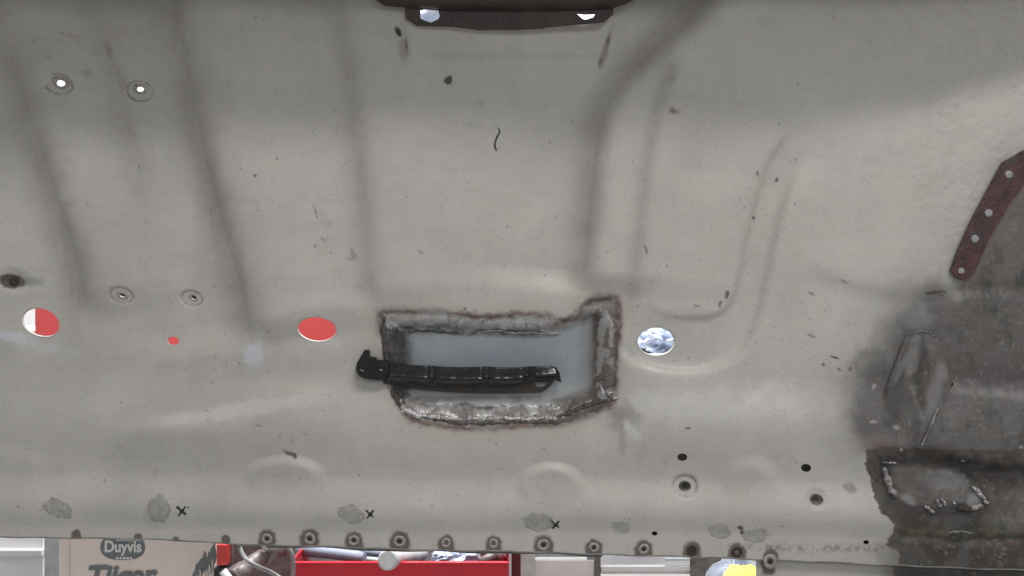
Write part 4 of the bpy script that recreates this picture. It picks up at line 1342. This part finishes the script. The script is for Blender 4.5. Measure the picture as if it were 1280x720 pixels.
# white panel at the far left with a grey column beside the box
wp = empty('white_cupboard', (-1.2, 1.2, 0), 0, 'white cupboard front at the far left behind the floor pan', 'cupboard')
a, b = P(-200, 0, 1.2), P(54, 0, 1.2)
box('carcass', a.x, b.x, 1.2, 1.5, 0.0, 0.99, M['wall'], wb if False else wp, .003)
box('top_board', a.x - .01, b.x + .006, 1.18, 1.5, P(0, 692, 1.18).z - .008, P(0, 692, 1.18).z + .008, M['boardwhite'], wp, .002)
a, b = P(55, 0, .9), P(80, 0, .9)
o = box('grey_column', a.x, b.x, .9, .98, 0.4, 0.98, M['post'], None, .003)
tag(o, 'narrow grey metal column between white cupboard and cardboard box', 'column')

# cardboard box with its print
Yb = 0.56
cb = empty('cardboard_box', (P(170, 0, Yb).x, Yb, 0.40), 0, 'pinkish cardboard box with grey oval logo standing behind the panel edge', 'cardboard box')
a, b = P(74, 612, Yb), P(268, 612, Yb)
box('carton', a.x, b.x, Yb, Yb + .24, 0.4005, a.z, M['card'], cb, .003)
e0 = P(87, 0, Yb).x
box('corner_fold', a.x + .0005, e0, Yb - .0022, Yb - .0003, 0.401, a.z - .004, M['card'], cb, .0006)
oc = P(153.5, 684, Yb)
vs = []
k_ = (D + Yb) / D / 1000
for i in range(40):
    t = 2 * math.pi * i / 40
    cx_, sx_ = math.cos(t), math.sin(t)
    vs.append((oc.x + 28 * k_ * math.copysign(abs(cx_) ** .75, cx_), Yb - .0006, oc.z + 16 * k_ * math.copysign(abs(sx_) ** .85, sx_)))
link('logo_oval', mesh_from(vs, [tuple(range(40))]), M['ink'], cb, False)
text_mesh('Duyvis', 0.030, 0.0009, 0.0, Vector((P(154, 0, Yb).x, Yb - .0014, P(0, 689.5, Yb).z)), M['inkwhite'], 'logo_word', cb, 0.86)
rr = random.Random(3)
for row, (py, hh, x0_, x1_) in enumerate([(673.5, 4.0, 146, 176), (697.5, 2.6, 145, 166)]):
    x = x0_
    while x < x1_:
        wd_ = rr.uniform(2, 4.2)
        c0, c1 = P(x, py + hh / 2, Yb), P(min(x + wd_, x1_), py - hh / 2, Yb)
        link('logo_mark', mesh_from([(c0.x, Yb - .0011, c0.z), (c1.x, Yb - .0011, c0.z), (c1.x, Yb - .0011, c1.z), (c0.x, Yb - .0011, c1.z)], [(0, 1, 2, 3)]), M['inkwhite'], cb, False)
        x += wd_ + rr.uniform(.7, 1.3)
text_mesh('Tijger', 0.056, 0.0020, 0.25, Vector((P(150, 0, Yb).x, Yb - .0012, P(0, 732, Yb).z)), M['ink'], 'product_word', cb, 0.98, 0.035)
# printed tiger stripes at the right
for i in range(11):
    sx = 241 + i * 2.6 + rr.uniform(-1, 1)
    y1_ = 718 - i * 1.5
    y0_ = 705 - i * 2.9 + rr.uniform(-3, 2)
    pts = []
    for t in np.linspace(0, 1, 7):
        yy = y0_ + (y1_ + 12 - y0_) * t
        ctr = sx + 4 * (1 - t) + 1.6 * math.sin(t * 7 + i)
        wd_ = 2.0 * math.sin(math.pi * min(t * 1.2 + .05, 1)) * rr.uniform(.7, 1.2) + .3
        pts.append((ctr - wd_, ctr + wd_, yy))
    vs = []
    for l_, r_, yy in pts:
        for q in (l_, r_):
            v = P(q, yy, Yb)
            vs.append((v.x, Yb - .0006 - .00001 * i, v.z))
    link('printed_stripe', mesh_from(vs, [(2 * j, 2 * j + 1, 2 * j + 3, 2 * j + 2) for j in range(6)]), M['ink'], cb, False)

# red wall cabinet seen through the left drain holes
Yc = 0.86
rc = empty('red_cabinet', (-0.6, Yc, 0.9), 0, 'bright red metal cabinet glimpsed through the two left drain holes', 'cabinet')
a, b = P(43.5, 560, Yc), P(470, 150, Yc)
box('carcass', a.x, b.x, Yc + .012, Yc + .2, a.z, b.z, M['cabinet'], rc, .004)
mid_ = (a.x + b.x) / 2
for x0_, x1_ in ((a.x, mid_ - .002), (mid_ + .002, b.x)):
    box('cabinet_door', x0_, x1_, Yc, Yc + .0115, a.z + .004, b.z - .004, M['cabinet'], rc, .003)
for q in (a.x + .1, b.x - .14):   # feet that carry it on the bench
    box('cabinet_leg', q, q + .04, Yc + .06, Yc + .10, 0.4005, a.z - .0005, M['darkred'], rc, .002)
box('handle', mid_ - .03, mid_ - .018, Yc - .02, Yc, 1.3, 1.42, M['post'], rc, .003)

wc = box('white_carton', P(330, 0, Yc).x, b.x - .001, Yc + .03, Yc + .19, b.z + .0005, P(0, 95, Yc).z, M['wall'], None, .003)
tag(wc, 'white carton standing on top of the red cabinet', 'carton')
# grey frame piece seen in the lower left of the first hole
v = P(40, 424, .7)
# red open tool tray
Yt = 0.52
tb = empty('tool_tray', (P(500, 0, Yt).x, Yt, 0.40), 0, 'open red tool tray full of tubes and tools below the panel edge', 'toolbox')
a, b = P(366, 705, Yt), P(637, 707, Yt)
box('front_wall', a.x, b.x, Yt, Yt + .004, 0.4005, a.z, M['tray'], tb, .0012)
box('rim', a.x - .002, b.x + .002, Yt - .003, Yt + .007, a.z + .0003, a.z + .0035, M['tray'], tb, .001)
bk = a.z + .085
box('back_wall', a.x, b.x, Yt + .26, Yt + .264, 0.4005, bk, M['tray'], tb, .0012)
box('side_wall', b.x - .004, b.x, Yt + .0045, Yt + .2595, 0.4005, a.z + .03, M['tray'], tb, .0012)
box('side_wall', a.x, a.x + .004, Yt + .0045, Yt + .2595, 0.4005, a.z + .01, M['tray'], tb, .0012)
box('tray_floor', a.x + .0045, b.x - .0045, Yt + .0045, Yt + .2595, 0.4006, 0.405, M['toolblack'], tb, .001)
box('corner_trim', b.x - .0012, b.x + .0025, Yt - .0045, Yt - .0033, 0.41, a.z + .03, M['boardwhite'], tb, .0003)
box('tool_insert', a.x + .006, b.x - .07, Yt + .02, Yt + .25, 0.406, a.z - .018, M['toolblack'], tb, .002)

# dark red post beside the tray
a, b = P(639, 0, .62), P(651, 0, .62)
o = box('dark_red_post', a.x, b.x, .62, .66, 0.4005, 0.86, M['darkred'], None, .002)
tag(o, 'dark red upright post right of the tool tray', 'post')

# things in and beside the tray
def cyl(name, a, b, ra, rb, mat, parent=None, seg=20, profile=None):
    a, b = Vector(a), Vector(b)
    pr_ = profile or [(0, .82), (.02, 1), (.98, 1), (1, .82)]
    pts = [a.lerp(b, t) for t, _ in pr_]
    rad = [(ra + (rb - ra) * t) * s for t, s in pr_]
    return tube(name, pts, rad, mat, parent, seg)


t1 = empty('grey_tool_handle', tuple(P(420, 690, .6)), 0, 'long blue grey tool handle lying at the left of the tool tray', 'tool')
cyl('handle', P(373, 686, .60), P(456, 697, .54), .0125, .0105, M['greyplastic'], t1, 20, [(0, .7), (.03, .95), (.1, 1), (.5, .92), (.9, 1), (1, .75)])
cyl('shaft', P(452, 699, .548), P(520, 706, .56), .006, .006, M['post'], t1, 14)
t2 = empty('pale_blue_tube', tuple(P(440, 684, .66)), 0, 'thin pale blue tube lying above the grey tool handle', 'tube')
cyl('barrel', P(392, 683, .67), P(505, 695, .62), .008, .008, M['greyplastic'], t2, 14)
cyl('cap', P(505, 695, .62), P(514, 696, .618), .009, .009, M['paleplastic'], t2, 14)
t3 = empty('pale_cartridge', tuple(P(505, 700, .54)), 0, 'fat pale grey cartridge with round end lying across the tray front', 'cartridge')
cyl('barrel', P(486, 699, .515), P(531, 692, .60), .0165, .0125, M['paleplastic'], t3, 24, [(0, 1), (.05, .97), (.9, 1.0), (.97, .85), (1, .5)])
cyl('end_disc', P(484.5, 700, .500), P(486.5, 699.6, .514), .0185, .0185, M['paleplastic'], t3, 24)


def crumple(name, c, sx, sy, sz, mat, seed, parent=None, sharp=1.0, sub=5):
    bm = bmesh.new()
    bmesh.ops.create_icosphere(bm, subdivisions=sub, radius=1)
    off = Vector((seed * 3.1, seed * 1.7, 0))
    for v in bm.verts:
        n_ = abs(mnoise.noise(v.co * 1.6 + off)) * .55 + abs(mnoise.noise(v.co * 3.4 + off)) * .35 + abs(mnoise.noise(v.co * 7 + off)) * .15
        n_ += abs(mnoise.noise(v.co * 13 + off)) * .10
        v.co *= 1.0 - sharp * (n_ - .25)
        v.co = Vector((c[0] + v.co.x * sx, c[1] + v.co.y * sy, c[2] + v.co.z * sz))
    return finish(bm, name, mat, parent, True)


t4 = crumple('clear_bag', P(570, 697, .58), .042, .035, .024, M['film'], 3)
tag(t4, 'crumpled pale see through bag in the middle of the tray', 'plastic bag')
t5 = empty('small_bottle', tuple(P(620, 695, .60)), 0, 'small grey bottle with white cap at the right end of the tray', 'bottle')
cyl('bottle_body', P(592, 707, .60), P(622, 694, .60), .010, .011, M['brownmetal'], t5, 16)
cyl('cap', P(622, 694, .60), P(630, 690, .60), .0115, .0115, M['paleplastic'], t5, 16)
# spray gun like tool at the left of the tray
t6 = empty('air_tool', tuple(P(305, 700, .53)), 0, 'worn brown air tool with fat round body left of the tool tray', 'air tool')
cyl('motor_housing', P(291, 722, .48), P(331, 694, .54), .0185, .0150, M['brownmetal'], t6, 22, [(0, .85), (.06, 1), (.35, 1), (.38, .92), (.6, .92), (.63, 1.0), (.92, 1), (1, .7)])
cyl('rear_cap', P(284, 728, .475), P(292, 721, .48), .022, .021, M['paleplastic'], t6, 22)
cyl('neck', P(331, 694, .54), P(352, 683, .56), .013, .020, M['brownmetal'], t6, 20)
cyl('collar', P(329, 683, .52), P(338, 679, .53), .009, .009, M['paleplastic'], t6, 16)
cyl('handle', P(330, 700, .55), P(362, 676, .575), .012, .012, M['brownmetal'], t6, 16)
bc = box('shade_case', P(281, 0, .66).x, P(362, 0, .66).x, .66, .84, 0.4005, P(0, 640, .66).z, M['brownmetal'], None, .004)  # added dark box standing for the shade behind the air tool
tag(bc, 'added brown case standing in for shade behind the air tool', 'case')
t7 = empty('red_clamp', tuple(P(277, 692, .5)), 0, 'orange red plastic handle between cardboard box and air tool', 'clamp')
a, b = P(270.5, 707, .5), P(284, 681, .5)
box('grip', a.x, b.x, .50, .52, a.z, b.z, M['orangered'], t7, .003)
a, b = P(267.5, 740, .505), P(287, 672, .505)
box('jaw', a.x, b.x, .5205, .53, 0.4005, b.z, M['brownmetal'], t7, .003)
a, b = P(268, 735, .505), P(284, 709, .505)
box('lower_grip', a.x, b.x, .50, .52, 0.4005, b.z, M['toolblack'], t7, .003)
t8 = tube('air_hose', [P(x, y, Y) for x, y, Y in [(x_, y_, .47 + .02 * math.sin(i * .3)) for i, (x_, y_) in enumerate(catmull([(301, 670), (300, 684), (307, 698), (322, 708), (340, 716), (362, 730), (390, 742)], 6))]], .0038, M['hose'], None, 12)
tag(t8, 'pale grey hose curving down in front of the air tool', 'hose')
t9 = tube('thin_hose', [P(x_, y_, .478) for x_, y_ in catmull([(338, 668), (348, 679), (358, 683), (365, 692), (367, 706), (366, 722), (364, 745)], 6)], .0036, M['hose'], None, 12)
tag(t9, 'thin grey hose looping down at the corner of the tray', 'hose')
# dark things deep in the tray
t10 = empty('black_socket', tuple(P(445, 690, .64)), 0, 'black socket lying deep in the tray behind the tubes', 'socket')
cyl('socket_body', P(438, 694, .72), P(470, 690, .70), .018, .018, M['toolblack'], t10, 16)

# shelf unit at the right
Ys = .98
su = empty('shelf_unit', (P(780, 0, Ys).x, Ys, 0), 0, 'metal shelf unit with white boards seen below the right half of the edge', 'shelf unit')
for x0_, x1_ in ((651, 669), (1110, 1128)):
    a, b = P(x0_, 0, Ys), P(x1_, 0, Ys)
    box('post', a.x, b.x, Ys, Ys + .03, 0.0, 1.62, M['post'], su, .002)
a, b = P(744, 0, Ys), P(751, 0, Ys)
box('post', a.x, b.x, Ys + .002, Ys + .02, 0.0, .93, M['strip'], su, .001)
a0, b0_ = P(669.3, 0, Ys).x, P(1109.7, 0, Ys).x
for py, th, x0s, x1s in ((443, .02, a0, b0_), (712, .012, P(751.5, 0, Ys).x, b0_)):
    z = P(0, py, Ys).z
    box('shelf_board', x0s, x1s, Ys + .004, Ys + .4, z - th, z, M['boardwhite'], su, .002)
box('shelf_rail', P(751.5, 0, Ys).x, P(862, 0, Ys).x, Ys - .01, Ys + .003, P(0, 712, Ys).z, P(0, 706.5, Ys).z, M['boardwhite'], su, .001)
box('shelf_rail', P(830, 0, Ys).x, P(862, 0, Ys).x, Ys - .01, Ys + .003, P(0, 699.5, Ys).z, P(0, 697, Ys).z, M['post'], su, .001)
box('white_panel', a0, P(743.6, 0, Ys).x, Ys + .01, Ys + .02, .3, P(0, 701, Ys + .01).z, M['boardwhite'], su, .001)
box('drawer_front', a0, P(743.6, 0, Ys).x, Ys + .03, Ys + .04, P(0, 701, Ys).z, .93, M['post'], su, .001)
0 and box('bracket', P(805, 0, Ys).x, P(812, 0, Ys).x, Ys + .03, Ys + .05, P(0, 705, Ys).z, P(0, 680, Ys).z, M['strip'], su, .001)
box('grey_divider', P(862, 0, Ys).x, P(900, 0, Ys).x, Ys - .015, Ys + .0, P(0, 722, Ys).z, P(0, 684, Ys).z, M['strip'], su, .002)
box('back_panel', P(752, 0, Ys).x, P(862, 0, Ys).x, Ys + .41, Ys + .42, .3, .93, M['post'], su, .001)

# crumpled film behind the right drain hole and on top of the cabinet
bg = crumple('crumpled_film', (P(821, 427, 1.12).x, 1.12, P(821, 427, 1.12).z - .01), .11, .10, .062, M['film'], 5, sharp=1.3)
tag(bg, 'crumpled pale blue plastic film seen through the right drain hole', 'plastic film')
bf = crumple('crumpled_film', (P(500, 22, .98).x, .97, P(537, 38, .98).z), .17, .08, .10, M['film'], 8, sharp=1.2)
tag(bf, 'crumpled pale film seen through the left hole of the crossmember', 'plastic film')

# clear bottle with a yellow label in front of the shelf
Yo = .50
ob = empty('clear_bottle', tuple(P(935, 0, Yo)[:2]) + (0.40,), 0, 'clear plastic bottle with a torn yellow label below the right edge', 'bottle')
cb_x = P(935, 0, Yo).x
zt = P(0, 699, Yo + .07).z
pf = [(0.4006, .92), (.405, 1), (zt - .05, 1.0), (zt - .03, .93), (zt - .018, .78), (zt - .008, .52), (zt - .002, .30), (zt + .01, .22), (zt + .012, .15)]
R_ = .064
tube('bottle_body', [Vector((cb_x, Yo + .07, z)) for z, s in pf], [R_ * s for z, s in pf], M['clear'], ob, 40)
vs, fs = [], []
an = np.linspace(-2.35, -.72, 12)
for j, tz in enumerate(np.linspace(-.055, .0, 9)):
    for i, t in enumerate(an):
        z = zt + tz
        s = np.interp(z - .004, [p_[0] for p_ in pf], [p_[1] for p_ in pf])
        jag = .003 * mnoise.noise(Vector((i * .9, 3, 1))) if j in (0, 8) else 0
        vs.append((cb_x + (R_ * s + .0025) * math.cos(t) * 1.0, Yo + .07 + (R_ * s + .0025) * math.sin(t), z + jag - .003))
for j in range(8):
    for i in range(11):
        fs.append((j * 12 + i, j * 12 + i + 1, (j + 1) * 12 + i + 1, (j + 1) * 12 + i))
link('yellow_label', mesh_from(vs, fs), M['label'], ob, True)
print('tris ok')
